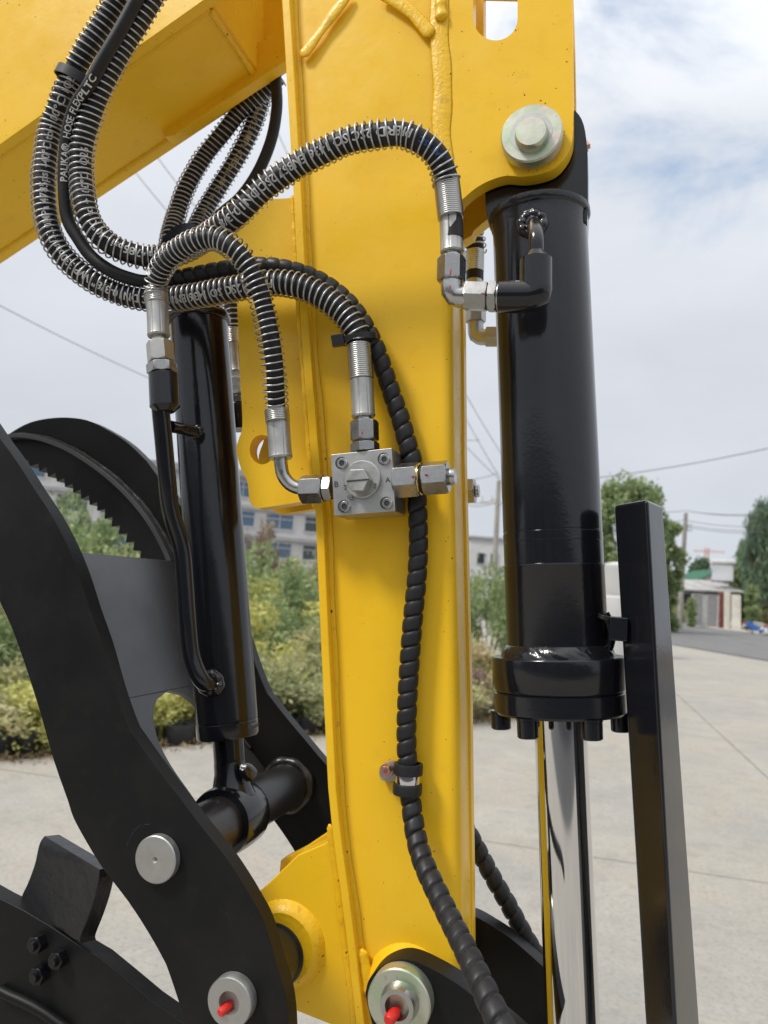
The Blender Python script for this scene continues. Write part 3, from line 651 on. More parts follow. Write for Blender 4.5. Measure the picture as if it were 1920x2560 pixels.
pB, tB = pole(1229, 1195, 30, .13, 'concrete power pole between the yellow arm and the big cylinder', lean=-.05, arms=[(.9, .7)])
crn = thing('tower_crane', 'hazy orange tower crane on the skyline behind the houses', 'crane')
M['crane'] = mat('crane_paint', (.55, .26, .14), .6)
cb = at_dist(1763, 420); ct = B(1763, 1377, 420); 
def truss(mb, p, q, w_, n_):
    ax, u_, v_ = basis(q-p)
    for su in (-1, 1):
        for sv in (-1, 1): mb.box((p+q)/2+u_*su*w_+v_*sv*w_, (q-p).length, w_*.35, w_*.35, (ax, u_, v_))
    for i in range(n_):
        x0 = p.lerp(q, i/n_); x1 = p.lerp(q, (i+1)/n_)
        for sv in (-1, 1):
            s0_ = x0+u_*w_*(1 if i % 2 else -1)+v_*w_*sv; s1_ = x1-u_*w_*(1 if i % 2 else -1)+v_*w_*sv; d_ = s1_-s0_; aa, bb, cc = basis(d_); mb.box((s0_+s1_)/2, d_.length, w_*.2, w_*.2, (aa, bb, cc))
mb = MB(); truss(mb, Vector((cb.x, cb.y, 0)), Vector((cb.x, cb.y, ct.z+2)), .9, 16); mb.build('mast', M['crane'], crn)
mb = MB(); truss(mb, Vector((cb.x-7, cb.y, ct.z)), Vector((cb.x+9, cb.y, ct.z)), .45, 12); mb.build('jib', M['crane'], crn)
M['wirem'] = mat('power_line', (.10, .10, .11), .6); M['wirel'] = mat('light_cable', (.62, .62, .62), .5)
def wire(p, q, sag, r, label, m='wirem', n=14, grp=None, cat='cable'):
    pts = [p.lerp(q, i/n)-Z3*sag*4*(i/n)*(1-i/n) for i in range(n+1)]; pa = Path(pts, 2); v, f = tube_mesh(pa, 0, pa.L, r, pa.L/24, 6)
    return tag(mesh('cable', v, f, M[m]), label, cat, grp)
lw = 'thin power line strung past the concrete pole on the right'
for (ya, yb, dd) in ((1276, 1282, 0), (1276, 1279, .2), (1300, 1310, 0), (1311, 1320, .3), (1316, 1326, 0)):
    wire(B(1640, ya-2, 50+dd), B(1712, ya, 50), .12, .018, lw, grp='power lines at the right-hand pole'); wire(B(1712, ya, 50), B(1900, yb+6, 46+dd*3), .15, .018, lw, grp='power lines at the right-hand pole')
lb = 'thin power line running to the pole between arm and cylinder'
for (x0, y0, x1, y1) in ((1165, 1255, 1240, 1248), (1165, 1262, 1240, 1256), (1140, 1200, 1245, 1182), (1110, 940, 1250, 1195), (1150, 960, 1300, 1205), (1100, 1040, 1250, 1200), (1120, 1085, 1200, 1100)):
    wire(B(x0, y0, 30), B(x1, y1, 30), .1, .012, lb, grp='power lines at the middle pole')
wire(B(-30, 748, 6), B(420, 965, 7.5), .02, .006, 'pale single cable crossing the sky left of the thumb cylinder', 'wirel')
for (x0, y0, x1, y1) in ((330, 420, 520, 640), (395, 395, 560, 600), (640, 200, 740, 430)):
    wire(B(x0, y0, 7), B(x1, y1, 7.5), .02, .005, 'pale parallel cable crossing the sky under the boom', 'wirel', grp='pale cables under the boom')
wire(B(1480, 1196, 30), B(1960, 1112, 26), .1, .016, 'single cable rising over the green tree to the right edge')
# white plastic tank and scrap pile
tk = thing('white_tank', 'white ribbed plastic tank standing by the hedge, seen beside the guard bar', 'tank')
b_ = G(1540, 1640); D_ = (b_-CAM).dot(C_F); hgt = B(1530, 1404, D_).z
lathe('shell', Vector((b_.x, b_.y, 0)), Vector((b_.x, b_.y, hgt)), [(0, .5), (.02, .52), (.3, .54), (.32, .50), (.35, .54), (.62, .55), (.64, .51), (.67, .55), (.9, .52), (.93, .56), (.97, .56), (.98, .4), (1, .2)], M['wallw'], tk, nth=32)
sp = thing('scrap_pile', 'heap of scrap with blue sheet and planks at the right edge', 'scrap pile')
b_ = at_dist(1905, 52); cc = [mat('blue_sheet', (.03, .13, .42), .5), M['wallg'], M['rust'], M['cream'], M['tin']]
for i in range(16):
    mb = MB(); an = rg.uniform(0, 3.1); tl = rg.uniform(-.6, .6); u_ = Vector((math.cos(an)*math.cos(tl), math.sin(an)*math.cos(tl), math.sin(tl))); aa, bb, ccv = basis(u_)
    mb.box(Vector((b_.x+rg.uniform(-1.0, 1.2), b_.y+rg.uniform(-.6, .6), rg.uniform(.2, 1.1))), rg.uniform(.5, 1.4), rg.uniform(.1, .4), rg.uniform(.05, .35), (aa, bb, ccv))
    mb.build('scrap_piece', cc[i % 5], sp, bevel=.02)
# workshop behind the photographer (mirrored in the black paint)
M['shopwall'] = noise_mat('workshop_wall', (.16, .17, .19), (.20, .21, .23), (.24, .25, .27), .4, .7, .002)
ws = thing('workshop', 'grey workshop hall behind the camera with a row of tall windows', 'building')
mb = MB(); mb.box((1, -15, 1.8), 44, 8, 3.6); mb.build('wall', M['shopwall'], ws)
mb = MB(); mb.box((1, -15, 3.7), 45, 9, .2); mb.build('roof', M['tin'], ws)
for i in range(9):
    x = -17+i*4.5
    mb = MB()
    for (dx, dz, sx_, sz_) in ((0, 1.1, 1.9, .1), (0, -1.1, 1.9, .1), (-.95, 0, .1, 2.2), (.95, 0, .1, 2.2), (0, 0, .06, 2.2)): mb.box((x+dx, -10.98, 1.9+dz), sx_, .1, sz_)
    wo = mb.build('window', M['frame'], ws); mb = MB(); mb.box((x, -10.99, 1.9), 1.8, .06, 2.1); mb.build('pane', M['glass'], wo)

# ================================================================== MACHINE
# ---- stick arm
arm = thing('stick_arm', 'tall yellow excavator stick arm in the centre, carrying valve block and hoses', 'excavator arm')
lv = [(-160, 722, 1128), (0, 727, 1128), (217, 739, 1128), (430, 750, 1128), (488, 755, 1130), (520, 757, 1152), (580, 760, 1157), (694, 764, 1159), (900, 780, 1161), (1157, 803, 1163), (1450, 815, 1170), (1736, 829, 1177), (2000, 842, 1180), (2200, 858, 1183), (2400, 893, 1184), (2560, 915, 1185), (2700, 935, 1186)]
secs = []
Yn, Yf = 1.0, 1.09
for (y, xl, xr) in lv:
    a = P(xl-14, y, 1.0); c = P(xr-(9 if y > 510 else 0), y, 1.06); rc = .0095; x0, x1, z = a.x, c.x, a.z; pr = [(x0, Yn*K)]
    pr += [(x1-rc+rc*math.sin(t), Yn*K+rc-rc*math.cos(t)) for t in np.linspace(0, PI/2, 8)]
    pr += [(x1-rc+rc*math.cos(t), Yf*K-rc+rc*math.sin(t)) for t in np.linspace(0, PI/2, 8)]+[(x0, Yf*K)]
    secs.append([Vector((p, q, z)) for p, q in pr])
m_ = len(secs[0]); v = [q for s_ in secs for q in s_]
f = [(i*m_+j, i*m_+(j+1) % m_, (i+1)*m_+(j+1) % m_, (i+1)*m_+j) for i in range(len(secs)-1) for j in range(m_)]+[tuple(range(m_)), tuple(range((len(secs)-1)*m_, len(secs)*m_))]
mesh('box_section', v, f, M['yellow'], arm, angle=40)
# flange along the left edge
Lf = [(y, x) for y, x in [(-160, 698), (0, 704), (217, 717), (488, 733), (651, 741), (900, 757), (1273, 787), (1620, 802), (1968, 819), (2060, 828), (2125, 836), (2241, 852), (2410, 873), (2560, 890), (2700, 908)]]
fl = [(x, y) for y, x in Lf]+[(x+21, y) for y, x in reversed(Lf)]
plate('flange', fl, .984, 1.105, M['yellow'], arm, bevel=.0012)
bead('weld_bead', [(x+29, y, .9985) for y, x in Lf], .0042, M['bead'], arm, flat=.30, rip=.03, freq=240, n=14)
bead('weld_bead', [(x-2, y, .992) for y, x in Lf if y > 440 and y < 1300], .0022, M['bead'], arm, flat=.6)
ff = [(xr+1, y) for y, xl, xr in lv if y > 500]; plate('far_flange', ff+[(x-40, y) for x, y in reversed(ff)], 1.072, 1.094, M['yellow'], arm, Yp=1.08, bevel=.001)
# lug plates for the bucket cylinder
lug = [(1100, -160)]+Z('B', (1408, -290), (1418, 0), (1425, 400), (1425, 570))+c2(Z('B', (1425, 600), (1418, 660), (1390, 722), (1340, 775), (1270, 803), (1190, 814), (1115, 810), (1040, 832), (975, 868), (915, 918)), 5)+[(1150, 512), (1118, 530), (1100, 500)]
slot = c2([(1183, -120), (1238, -170), (1293, -120), (1294, 45), (1285, 75), (1262, 97), (1235, 101), (1208, 95), (1190, 72), (1184, 45)], 4, True)
slot = [(1183, -150), (1293, -150), (1294, 45)]+[(1239+55*math.cos(t), 46+55*math.sin(t)) for t in np.linspace(0.1, PI-.1, 16)]+[(1183, 45)]
plate('lug_plate', lug, .9965, 1.020, M['yellow'], arm, holes=[slot], bevel=.0008)
plate('lug_plate', lug, 1.090, 1.114, M['yellow'], arm, holes=[slot], Yp=.9965, bevel=.0008)
bead('weld_bead', [(1098, -100, .996), (1100, 60, .996), (1103, 200, .996), (1106, 330, .996), (1112, 440, .996), (1120, 520, .997)], .0085, M['bead'], arm, flat=.14, rip=.03, freq=160)
bead('weld_bead', Z3B if False else [(*q, .992) for q in Z('B', (172, 262), (215, 205), (290, 105), (370, 5), (400, -40))], .0050, M['bead'], arm, flat=.26, rip=.08, freq=150)
bead('weld_bead', [(*q, .992) for q in Z('B', (540, -30), (610, 12), (680, 62), (735, 118), (775, 160))], .0056, M['bead'], arm, flat=.28, rip=.1, freq=150)
bead('weld_bead', [(*q, .992) for q in Z('B', (808, -60), (812, 0), (815, 70), (818, 95))], .0048, M['bead'], arm, flat=.6)
# upper pin with washer
def disc_px(name, cx, cy, Y0, Y1, rp, m, parent, prof=None, nth=64):
    p0 = P(cx, cy, Y0); p1 = Vector((p0.x, Y1*K, p0.z)); r = rp*mpp(cx, cy, Y0)
    return lathe(name, p0, p1, [(t, r*k) for t, k in (prof or [(0, .985), (.06, 1), (.94, 1), (1, .985)])], m, parent, nth=nth)
up_ = disc_px('pin_washer', 1328, 331, .972, .992, 77, M['irid'], arm, [(0, .56), (0, .955), (.12, 1), (1, 1)])
disc_px('pin_head', 1327, 327, .958, .985, 42, M['irid'], up_, [(0, .2), (0, .88), (.15, .97), (.3, 1), (1, 1)])
disc_px('groove_ring', 1328, 331, .9715, .99, 52, M['zincdull'], up_, [(0, .8), (0, 1), (1, 1)])
# thumb cylinder bracket plates
brk = [(742, 494)]+c2([(694, 497), (640, 500), (602, 509), (556, 532), (503, 568), (450, 598), (422, 622), (416, 648), (432, 668), (470, 680), (530, 686), (578, 694), (592, 715), (593, 765)], 4)+c2([(600, 940), (606, 1060), (596, 1100), (591, 1126), (603, 1173), (619, 1206), (623, 1246), (630, 1263), (646, 1271)], 4)+[(720, 1260), (800, 1247), (770, 900), (748, 600)]
plate('thumb_bracket', brk, 1.01, 1.035, M['yellow'], arm, holes=[circle(655, 1124, 31, ry=37)], bevel=.001)
plate('thumb_bracket', brk, 1.085, 1.108, M['yellow'], arm, holes=[circle(655, 1124, 31, ry=37)], Yp=1.01, bevel=.001)
# lower left bracket with bosses
lb_ = Z('I', (480, 190), (440, 225), (300, 285), (185, 395), (150, 430), (92, 480), (60, 560), (30, 700), (40, 880), (130, 1020), (270, 1085), (380, 1130), (560, 1200), (700, 1240), (640, 900), (560, 600), (500, 300))
plate('thumb_pivot_bracket', lb_, 1.0, 1.035, M['yellow'], arm, bevel=.0015)
plate('thumb_pivot_bracket', Z('I', (480, 200), (300, 290), (180, 370), (60, 430), (30, 700), (40, 880), (130, 1020), (270, 1085), (560, 1200), (640, 900), (560, 600), (500, 300)), 1.085, 1.11, M['yellow'], arm, bevel=.0015, Yp=.99)
bead('weld_bead', [(*q, 1.002) for q in Z('I', (300, 305), (380, 285), (440, 280), (470, 262))], .0028, M['bead'], arm, flat=.4, rip=.05)
bead('weld_bead', [(x-4, y, .998) for y, x in Lf if y > 2040], .0030, M['bead'], arm, flat=.5, rip=.04)
px_, py_ = 704, 2370
bs = disc_px('pivot_boss', px_, py_, .988, 1.0, 104, M['bead'], arm, [(0, .70), (-.1, .80), (.15, .9), (.6, .97), (1, 1.04)])
c_ = P(1012, 2486, .985); ringc = disc_px('link_boss', 1008, 2490, .980, 1.0, 105, M['bead'], arm, [(0, .60), (-.05, .80), (.2, .9), (.7, .98), (1, 1.04)])
bead('weld_bead', [(*q, .993) for q in Z('I', (625, 770), (640, 830), (655, 890), (660, 960), (645, 1010))], .0050, M['bead'], arm, flat=.45, rip=.06)
# ---- valve block bolted on the arm
FL = Z('O', (405, 180), (890, 127), (918, 630), (432, 668))
Ya, Yb = .938, .992
vb = plate('valve_block', FL, Ya, Yb, M['steelblock'], arm, bevel=.0004)
def blk(fx, fy):   # bilinear on the block face, fractions
    a_, b_, c_, d_ = [Vector(q) for q in FL]; t = a_.lerp(b_, fx); s_ = d_.lerp(c_, fx); return t.lerp(s_, fy)
M['dark'] = mat('recess_shade', (.03, .03, .03), .6)  # flat colour standing in for the shade inside recesses
for q in Z('O', (490, 245), (828, 213), (510, 592), (848, 565)):
    r_ = disc_px('recess_disc', q[0]-1, q[1], Ya-.0006, Ya+.004, 15.5, M['dark'], vb, [(0, .2), (0, 1), (1, 1)])  # solid disc, coloured as the recess shade around the bolt
    bo = disc_px('socket_bolt', q[0]+.6, q[1]+.6, Ya-.004, Ya+.004, 13.5, M['zinc'], vb, [(.35, .0), (.35, .48), (0, .52), (0, .86), (.12, 1), (1, 1)], nth=36)
    disc_px('socket_shade', q[0]+.6, q[1]+.6, Ya-.0032, Ya+.003, 6.6, M['engr'], bo, nth=6)  # dark plug, coloured for the shade inside the socket
rc_ = Z('O', (650, 375))[0]
rv = disc_px('rotor_plate', rc_[0], rc_[1], Ya-.005, Ya+.001, 48.5, M['zincdull'], vb, [(0, .2), (0, .94), (.15, .985), (1, 1)], nth=72)
# hex head with screwdriver slot
hx = Z('O', (525, 392), (560, 300), (670, 296), (708, 372), (665, 470), (572, 468))
ctr = Vector((sum(q[0] for q in hx)/6, sum(q[1] for q in hx)/6))
def hexhead(pts, Y0, Y1, sc1):
    a_ = [P(x, y, Y0) for x, y in pts]; cc_ = sum(a_, Vector())/6; n = 6; ou = [cc_+(q-cc_)*1.0 for q in a_]; low = [Vector((q.x, Y1*K, q.z)) for q in ou]; top = [Vector((cc_.x+(q.x-cc_.x)*sc1, Y0*K-.0004, cc_.z+(q.z-cc_.z)*sc1)) for q in ou]
    v = ou+low+top; f = [(i, (i+1) % n, n+(i+1) % n, n+i) for i in range(n)]+[(i, (i+1) % n, 12+(i+1) % n, 12+i) for i in range(n)]+[(12, 13, 14, 15, 16, 17), (11, 10, 9, 8, 7, 6)]
    return mesh('hex_stem', v, f, M['zincdull'], vb, bevel=.0003, angle=20)
hs = hexhead(hx, Ya-.022, Ya-.004, .93)
sl = [P(x, y, Ya-.0236) for x, y in Z('O', (530, 386), (704, 372), (705, 381), (531, 397))]
mesh('slot', sl+[q+Vector((0, .0012, 0)) for q in sl], [(0,1,2,3), (4,5,6,7), (0,1,5,4), (1,2,6,5), (2,3,7,6), (3,0,4,7)], M['engr'], hs)  # raised dark bar, coloured for the shade inside the slot
q = Z('O', (555, 512))[0]; disc_px('stop_pin', q[0], q[1], Ya-.006, Ya, 7.5, M['zinc'], vb, [(0, .3), (0, .8), (.2, 1), (1, 1)], nth=24)
for (t_, x, y, h, ro) in (('B', 450, 417, 46, -.06), ('A', 860, 382, 42, -.06)):
    q = Z('O', (x, y))[0]; flat_text(t_, q[0], q[1], Ya-.0003, h/3.19, ro, M['engr'], vb)
for (t_, x, y, h, ro) in (('B开', 522, 440, 26, -1.5), ('A开', 760, 430, 26, -1.35)):
    q = Z('O', (x, y))[0]; flat_text(t_, q[0], q[1], Ya-.0054, h/3.19, ro, M['engr'], rv)
# blanking plug chain on the right port
def seg(name, fn, a_, b_, Y, rp, m, parent, **k):
    p0, p1 = P(*a_, Y), P(*b_, Y); r = rp*mpp(a_[0], a_[1], Y); return fn(name, p0, p1, r, m, parent, **k)
def cyl(name, p0, p1, r, m, parent, ch=.08, nth=40): 
    c = min(.3, ch*r/(p1-p0).length*2); return lathe(name, p0, p1, [(0, r*.93), (c, r), (1-c, r), (1, r*.93)], m, parent, nth=nth)
def lp(t, a_, b_): return (a_[0]+(b_[0]-a_[0])*t, a_[1]+(b_[1]-a_[1])*t)
Yp_ = .952
A0, A1 = Z('O', (905, 392), (1400, 353)); o_ = lambda x: lp((x-905)/495, A0, A1)
seg('port_nut', hexnut, o_(918), o_(1108), Yp_, 44.5, M['nut'], vb, rot=.42)
seg('seal_ring', cyl, o_(1106), o_(1128), Yp_, 41, M['brass'], vb)
seg('rubber_ring', cyl, o_(1126), o_(1150), Yp_, 37, M['rubber'], vb)
seg('plug_nut', hexnut, o_(1146), o_(1345), Yp_, 43, M['nut'], vb, rot=.42)
seg('plug_stub', cyl, o_(1340), o_(1398), Yp_, 22, M['zinc'], vb, ch=.12)
def redmark(x0, y0, x1, y1, Y, r=1.6, par=None):
    a_, b_ = P(x0, y0, Y), P(x1, y1, Y); return lathe('paint_mark', a_, b_, [(0, r*.5*mpp(x0, y0, Y)), (.15, r*mpp(x0, y0, Y)), (.85, r*mpp(x0, y0, Y)), (1, r*.5*mpp(x0, y0, Y))], M['redpen'], par, nth=8)
q = Z('O', (1048, 355), (1070, 352), (1152, 339), (1176, 338))
redmark(*q[0], *q[1], .9296, 2.2, vb); redmark(*q[2], *q[3], .9305, 2.2, vb)
# far plug behind the arm
fpn = seg('plug_nut', hexnut, (1150, 1229), (1188, 1227), 1.13, 34, M['nut'], arm, rot=.1); seg('plug_stub', cyl, (1187, 1227), (1198, 1226), 1.13, 17, M['zinc'], fpn)

# ---- boom
boom = thing('boom', 'big yellow excavator boom crossing the upper left corner behind the hoses', 'excavator boom')
def off(p, d): return (p[0]+d[0], p[1]+d[1])
nb = [(-500, 716), (0, 362), (511, 0), (900, -276)]
def world_line(pts, Y): return [P(x, y, Y) for x, y in pts]
n0, n1 = P(-500, 716, .99), P(900, -276, .99); dirb = (n1-n0).normalized(); upb = Vector((-dirb.z, 0, dirb.x)); 
if upb.z < 0: upb = -upb
def bplate(name, a_, b_, hgt, Y0, Y1, drop=0, m='yellow'):
    pts = [a_-upb*drop, b_-upb*drop, b_+upb*hgt, a_+upb*hgt]
    return plate(name, [(q.x, q.z) for q in pts], Y0, Y1, M[m], boom, xz=True, bevel=.0015)
bplate('side_plate', n0, n1, .30, .99, 1.01)
bplate('side_plate', n0, n1, .30, 1.19, 1.21)
# belly plate ends where the fork opens
eA, eB = P(532, 29, 1.01), P(631, 179, 1.19)
def along(p): return (Vector((p.x, 0, p.z))-Vector((n0.x, 0, n0.z))).dot(dirb)
sE = (along(eA)+along(eB))/2; base = Vector((n0.x, 0, n0.z)); th = .008; rise = .002
pts = [base+upb*rise, base+dirb*sE+upb*rise, base+dirb*sE+upb*(rise+th), base+upb*(rise+th)]
plate('belly_plate', [(q.x, q.z) for q in pts], 1.0095, 1.1905, M['yellow'], boom, xz=True, bevel=0)
pts = [base+upb*.285, base+dirb*(n1-n0).length+upb*.285, base+dirb*(n1-n0).length+upb*.293, base+upb*.293]
plate('top_plate', [(q.x, q.z) for q in pts], 1.0095, 1.1905, M['yellow'], boom, xz=True, bevel=0)  # out-of-view panel, added to keep sky light out of the boom box
# end web at the fork, closes the box
pe = base+dirb*sE
plate('fork_web', [(q.x, q.z) for q in (pe+upb*.0021, pe+dirb*.006+upb*.0021, pe+dirb*.05+upb*.10, pe+dirb*.044+upb*.10)], 1.0095, 1.1905, M['yellow'], boom, xz=True, bevel=0)
# doubler strip along the far lower edge
s0_ = along(P(440, 372, 1.21)); s1_ = along(P(760, 144, 1.21))
pts = [base+dirb*s0_-upb*.004, base+dirb*(s0_+.012)-upb*.010, base+dirb*s1_-upb*.010, base+dirb*s1_+upb*.03, base+dirb*s0_+upb*.03]
plate('doubler_strip', [(q.x, q.z) for q in pts], 1.165, 1.1895, M['yellow'], boom, xz=True, bevel=.002)
def wline(name, pa, pb, r, par):  # weld between world points
    path = Path([pa, pa.lerp(pb, .33), pa.lerp(pb, .66), pb], 30); ph = 1.3
    v, f = tube_mesh(path, 0, path.L, lambda s_, th_: np.full(len(th_), r*(1+.1*math.sin(s_*400)+.1*math.sin(s_*93))), .0018, 10); return mesh(name, v, f, M['bead'], par, angle=180)
pw = lambda s_, u_, Y: Vector((base.x+dirb.x*s_+upb.x*u_, Y*K, base.z+dirb.z*s_+upb.z*u_))
wline('weld_bead', pw(0, .002, 1.012), pw(sE, .002, 1.012), .003, boom); wline('weld_bead', pw(0, .002, 1.188), pw(sE, .002, 1.188), .003, boom)
wline('weld_bead', pw(sE, .0, 1.012), pw(sE, .0, 1.188), .003, boom)

# ---- thumb
thumb = thing('thumb', 'black excavator thumb of two curved toothed plates left of the yellow arm', 'excavator thumb')
TN, TF = .86, 1.265
def wxz(pts, Y): return [(q.x, q.z) for q in (P(x, y, Y) for x, y in pts)]
outer_f = Z('F', (-210, 560), (-160, 430), (-60, 300), (50, 225), (150, 165), (250, 130), (400, 113), (560, 130), (700, 195), (830, 280), (950, 395))
outer_n = [(0, 1096), (42, 1154), (83, 1218), (127, 1285), (166, 1359), (197, 1436), (224, 1521), (255, 1610), (286, 1720), (318, 1812), (336, 1842), (390, 1918), (445, 1990), (502, 2065), (561, 2139), (605, 2205), (633, 2253), (662, 2310), (692, 2413), (712, 2480), (722, 2560), (726, 2700)]
left_n = [(500, 2700), (460, 2548), (422, 2430), (405, 2392), (370, 2330), (320, 2253), (253, 2165), (202, 2080), (181, 2038), (169, 2000), (134, 1900), (101, 1783), (66, 1672), (30, 1571), (0, 1505)]
teeth_f = Z('F', (950, 1065), (955, 1040), (903, 1035), (915, 978), (862, 975), (870, 918), (815, 922), (825, 864), (768, 870), (776, 814), (722, 820), (728, 759), (676, 770), (680, 707), (630, 717), (628, 662), (580, 680), (576, 619), (526, 642), (522, 579), (474, 602), (470, 542), (420, 564), (415, 507), (368, 528), (358, 472), (310, 497), (300, 432), (253, 462), (248, 412), (190, 432), (182, 388), (125, 405), (110, 360), (60, 385), (45, 345), (-10, 380), (-25, 345), (-80, 395), (-95, 372), (-140, 440), (-160, 425), (-185, 520))
TH = wxz(c2(outer_f, 4), TF)+wxz(c2(outer_n, 4), TN)+wxz(c2(left_n, 3), TN)+wxz(teeth_f, TF)
plate('side_plate', TH, TN, TN+.024, M['satin'], thumb, xz=True, bevel=.0008)
plate('side_plate', TH, TF, TF+.024, M['satin'], thumb, xz=True, bevel=.0008)
# curved web between the plates
wc = wxz(c2([(20, 1094), (60, 1088), (120, 1097), (200, 1130), (296, 1198), (375, 1282), (430, 1375), (475, 1495), (508, 1620), (545, 1730), (600, 1835), (650, 1905), (690, 1960)], 8), TF)
n_w = len(wc); Ynr, Yfr = (TN+.0235)*K, (TF+.0005)*K
iTop = min(range(n_w), key=lambda i: abs(wc[i][1]-P(425, 1405, TF).z)); iH = min(range(n_w), key=lambda i: abs(wc[i][1]-P(545, 1735, 1.16).z))
def ribbon(name, idx, ya, yb, m, th_=.005):
    vs = []; 
    for k, i in enumerate(idx):
        x, z = wc[i]; j0_, j1_ = max(0, i-1), min(n_w-1, i+1); t = Vector((wc[j1_][0]-wc[j0_][0], 0, wc[j1_][1]-wc[j0_][1])).normalized(); nrm = Vector((t.z, 0, -t.x))
        for (o2, yy) in ((0, ya(i)), (0, yb(i)), (-th_, yb(i)), (-th_, ya(i))):
            vs.append(Vector((x, yy, z))+nrm*o2*-1)
    n = len(idx); f = [(k*4+j, k*4+(j+1) % 4, (k+1)*4+(j+1) % 4, (k+1)*4+j) for k in range(n-1) for j in range(4)]+[(0,1,2,3), ((n-1)*4, (n-1)*4+1, (n-1)*4+2, (n-1)*4+3)]
    return mesh(name, vs, f, m, thumb, angle=40, bevel=.0006)
rw = .013
def y_r(i): # rib on far plate widens with fillet into the web
    t = (iTop-i); return Yfr-rw-max(0, (1-t/2.5))*.006 if t > 0 else Ynr
ribbon('curved_rib', list(range(0, iTop+1)), lambda i: Yfr-rw, lambda i: Yfr, M['web'])
ribbon('cross_web', list(range(iTop, iH+1)), lambda i: Ynr, lambda i: Yfr, M['web'])
ymid = (Ynr+Yfr)/2+.026; hw = .050
def hwid(i): t = (i-iH)/max(1, 9); return hw*math.sqrt(max(0, 1-(1-min(1, t))**2))+.0005
ribbon('web_leg', list(range(iH, n_w)), lambda i: Ynr, lambda i: ymid-hwid(i), M['web'])
ribbon('web_leg', list(range(iH, n_w)), lambda i: ymid+hwid(i), lambda i: Yfr, M['web'])
def xzbead(name, pts, Y, r, mt, par, rip=.2):
    path = Path([Vector((x, Y*K, z)) for x, z in pts], 3); v, f = tube_mesh(path, 0, path.L, lambda s_, th_: np.full(len(th_), r*(1+rip*.5*math.sin(s_*330)+rip*.7*math.sin(s_*121)+RNG.normal()*rip*.12)), .0016, 8); return mesh(name, v, f, mt, par, angle=180)
xzbead('weld_bead', [wc[i] for i in range(0, n_w-12, 2)], TF-.001, .0030, M['cast'], thumb, rip=.14)
# seam line across web
# cross tube
tc0 = P(387, 2150, TN); tube_r = 68*mpp(560, 2050, 1.0)
def ypt(p, Y): return Vector((p.x, Y*K, p.z))
lathe('cross_tube', ypt(tc0, TN+.02), ypt(tc0, TF+.002), [(0, tube_r), (1, tube_r)], M['cast'], thumb, nth=56)
ringbead('weld_bead', ypt(tc0, TF-.004), Vector((0, 1, 0)), tube_r+.001, .0055, M['cast'], thumb, rip=.18)
ringbead('weld_bead', ypt(tc0, TN+.028), Vector((0, 1, 0)), tube_r, .004, M['cast'], thumb, rip=.15)
gb_ = MB()
# pins
disc_px('pin_head', 387, 2150, TN-.012, TN-.001, 58, M['zincdull'], thumb, [(.5, .0), (.3, .06), (.0, .13), (0, .955), (.12, 1), (1, 1)])
p2 = disc_px('pin_head', 572, 2508, TN-.016, TN-.001, 61, M['zincdull'], thumb, [(.8, .0), (.8, .40), (0, .46), (0, .955), (.12, 1), (1, 1)])
def grease_cap(cx, cy, Y, s, par):
    p = P(cx, cy, Y); r = s*mpp(cx, cy, Y); q0_ = p+Vector((.0015, .007, .0008)); q1_ = p+Vector((-.0022, -.006, -.0022))
    o = lathe('grease_cap', q0_, q1_, [(0, r*.6), (.3, r*.62), (.32, r*.95), (.9, r), (1, r*.8)], M['red'], par, nth=24)
    return o
grease_cap(568, 2516, TN-.010, 11, p2)
for arc in ([(317, 2116), (322, 2100), (335, 2078), (352, 2061)], [(362, 2062), (374, 2060)]):
    tube('scratch', px3([(*q, TN-.0002) for q in arc]), .00010, M['web'], thumb, nth=6)
# pivot tube between thumb and arm bracket
tp0 = P(572, 2508, TN); lathe('pivot_tube', ypt(tp0, TN+.022), ypt(tp0, .992), [(0, 70*mpp(704, 2370, 1)), (.93, 70*mpp(704, 2370, 1)), (.94, 76*mpp(704, 2370, 1)), (1, 76*mpp(704, 2370, 1))], M['cast'], thumb, nth=56)

# ---- thumb cylinder
tcy = thing('thumb_cylinder', 'slim black hydraulic cylinder between the thumb and the yellow bracket', 'hydraulic cylinder')
YC = 1.06
ta, tb = (498, 830), (570, 1840)
def tl_(y, x0=ta, x1=tb): t = (y-x0[1])/(x1[1]-x0[1]); return (x0[0]+(x1[0]-x0[0])*t, y)
Pa, Pb = P(*tl_(800), YC), P(*tl_(1842), YC); r1 = 74*mpp(535, 1300, YC)
lathe('barrel', Pa, Pb, [(0, r1*.9), (.0, r1*1.0), (.962, r1), (.963, r1*.985), (.966, r1*.985), (.967, r1), (.995, r1), (1, r1*.97)], M['gloss'], tcy, nth=72)
ringbead('weld_bead', P(*tl_(801), YC), Pb-Pa, r1*.97, .0045, M['glossbead'], tcy, rip=.14)
Pe = P(*tl_(640), YC); lathe('end_cap', P(*tl_(690), YC), P(*tl_(800), YC), [(0, r1*.84), (1, r1*.86)], M['gloss'], tcy, nth=40)
lathe('cylinder_eye', ypt(P(490, 650, YC), 1.02), ypt(P(490, 650, YC), 1.075), [(0, r1*.95), (1, r1*.95)], M['gloss'], tcy, nth=40)
disc_px('gland_hole', 611+14, 1818-1, .999, 1.02, 6, M['dark'], tcy, nth=20)  # solid disc in the recess shade colour, no hole is cut
rr1 = 39*mpp(575, 1880, YC)
lathe('piston_rod', P(*tl_(1838), YC), P(*tl_(1935), YC), [(0, rr1), (1, rr1)], M['gloss'], tcy, nth=40)
er = 87*mpp(560, 2050, 1.0); Yq0, Yq1 = 1.02, 1.092
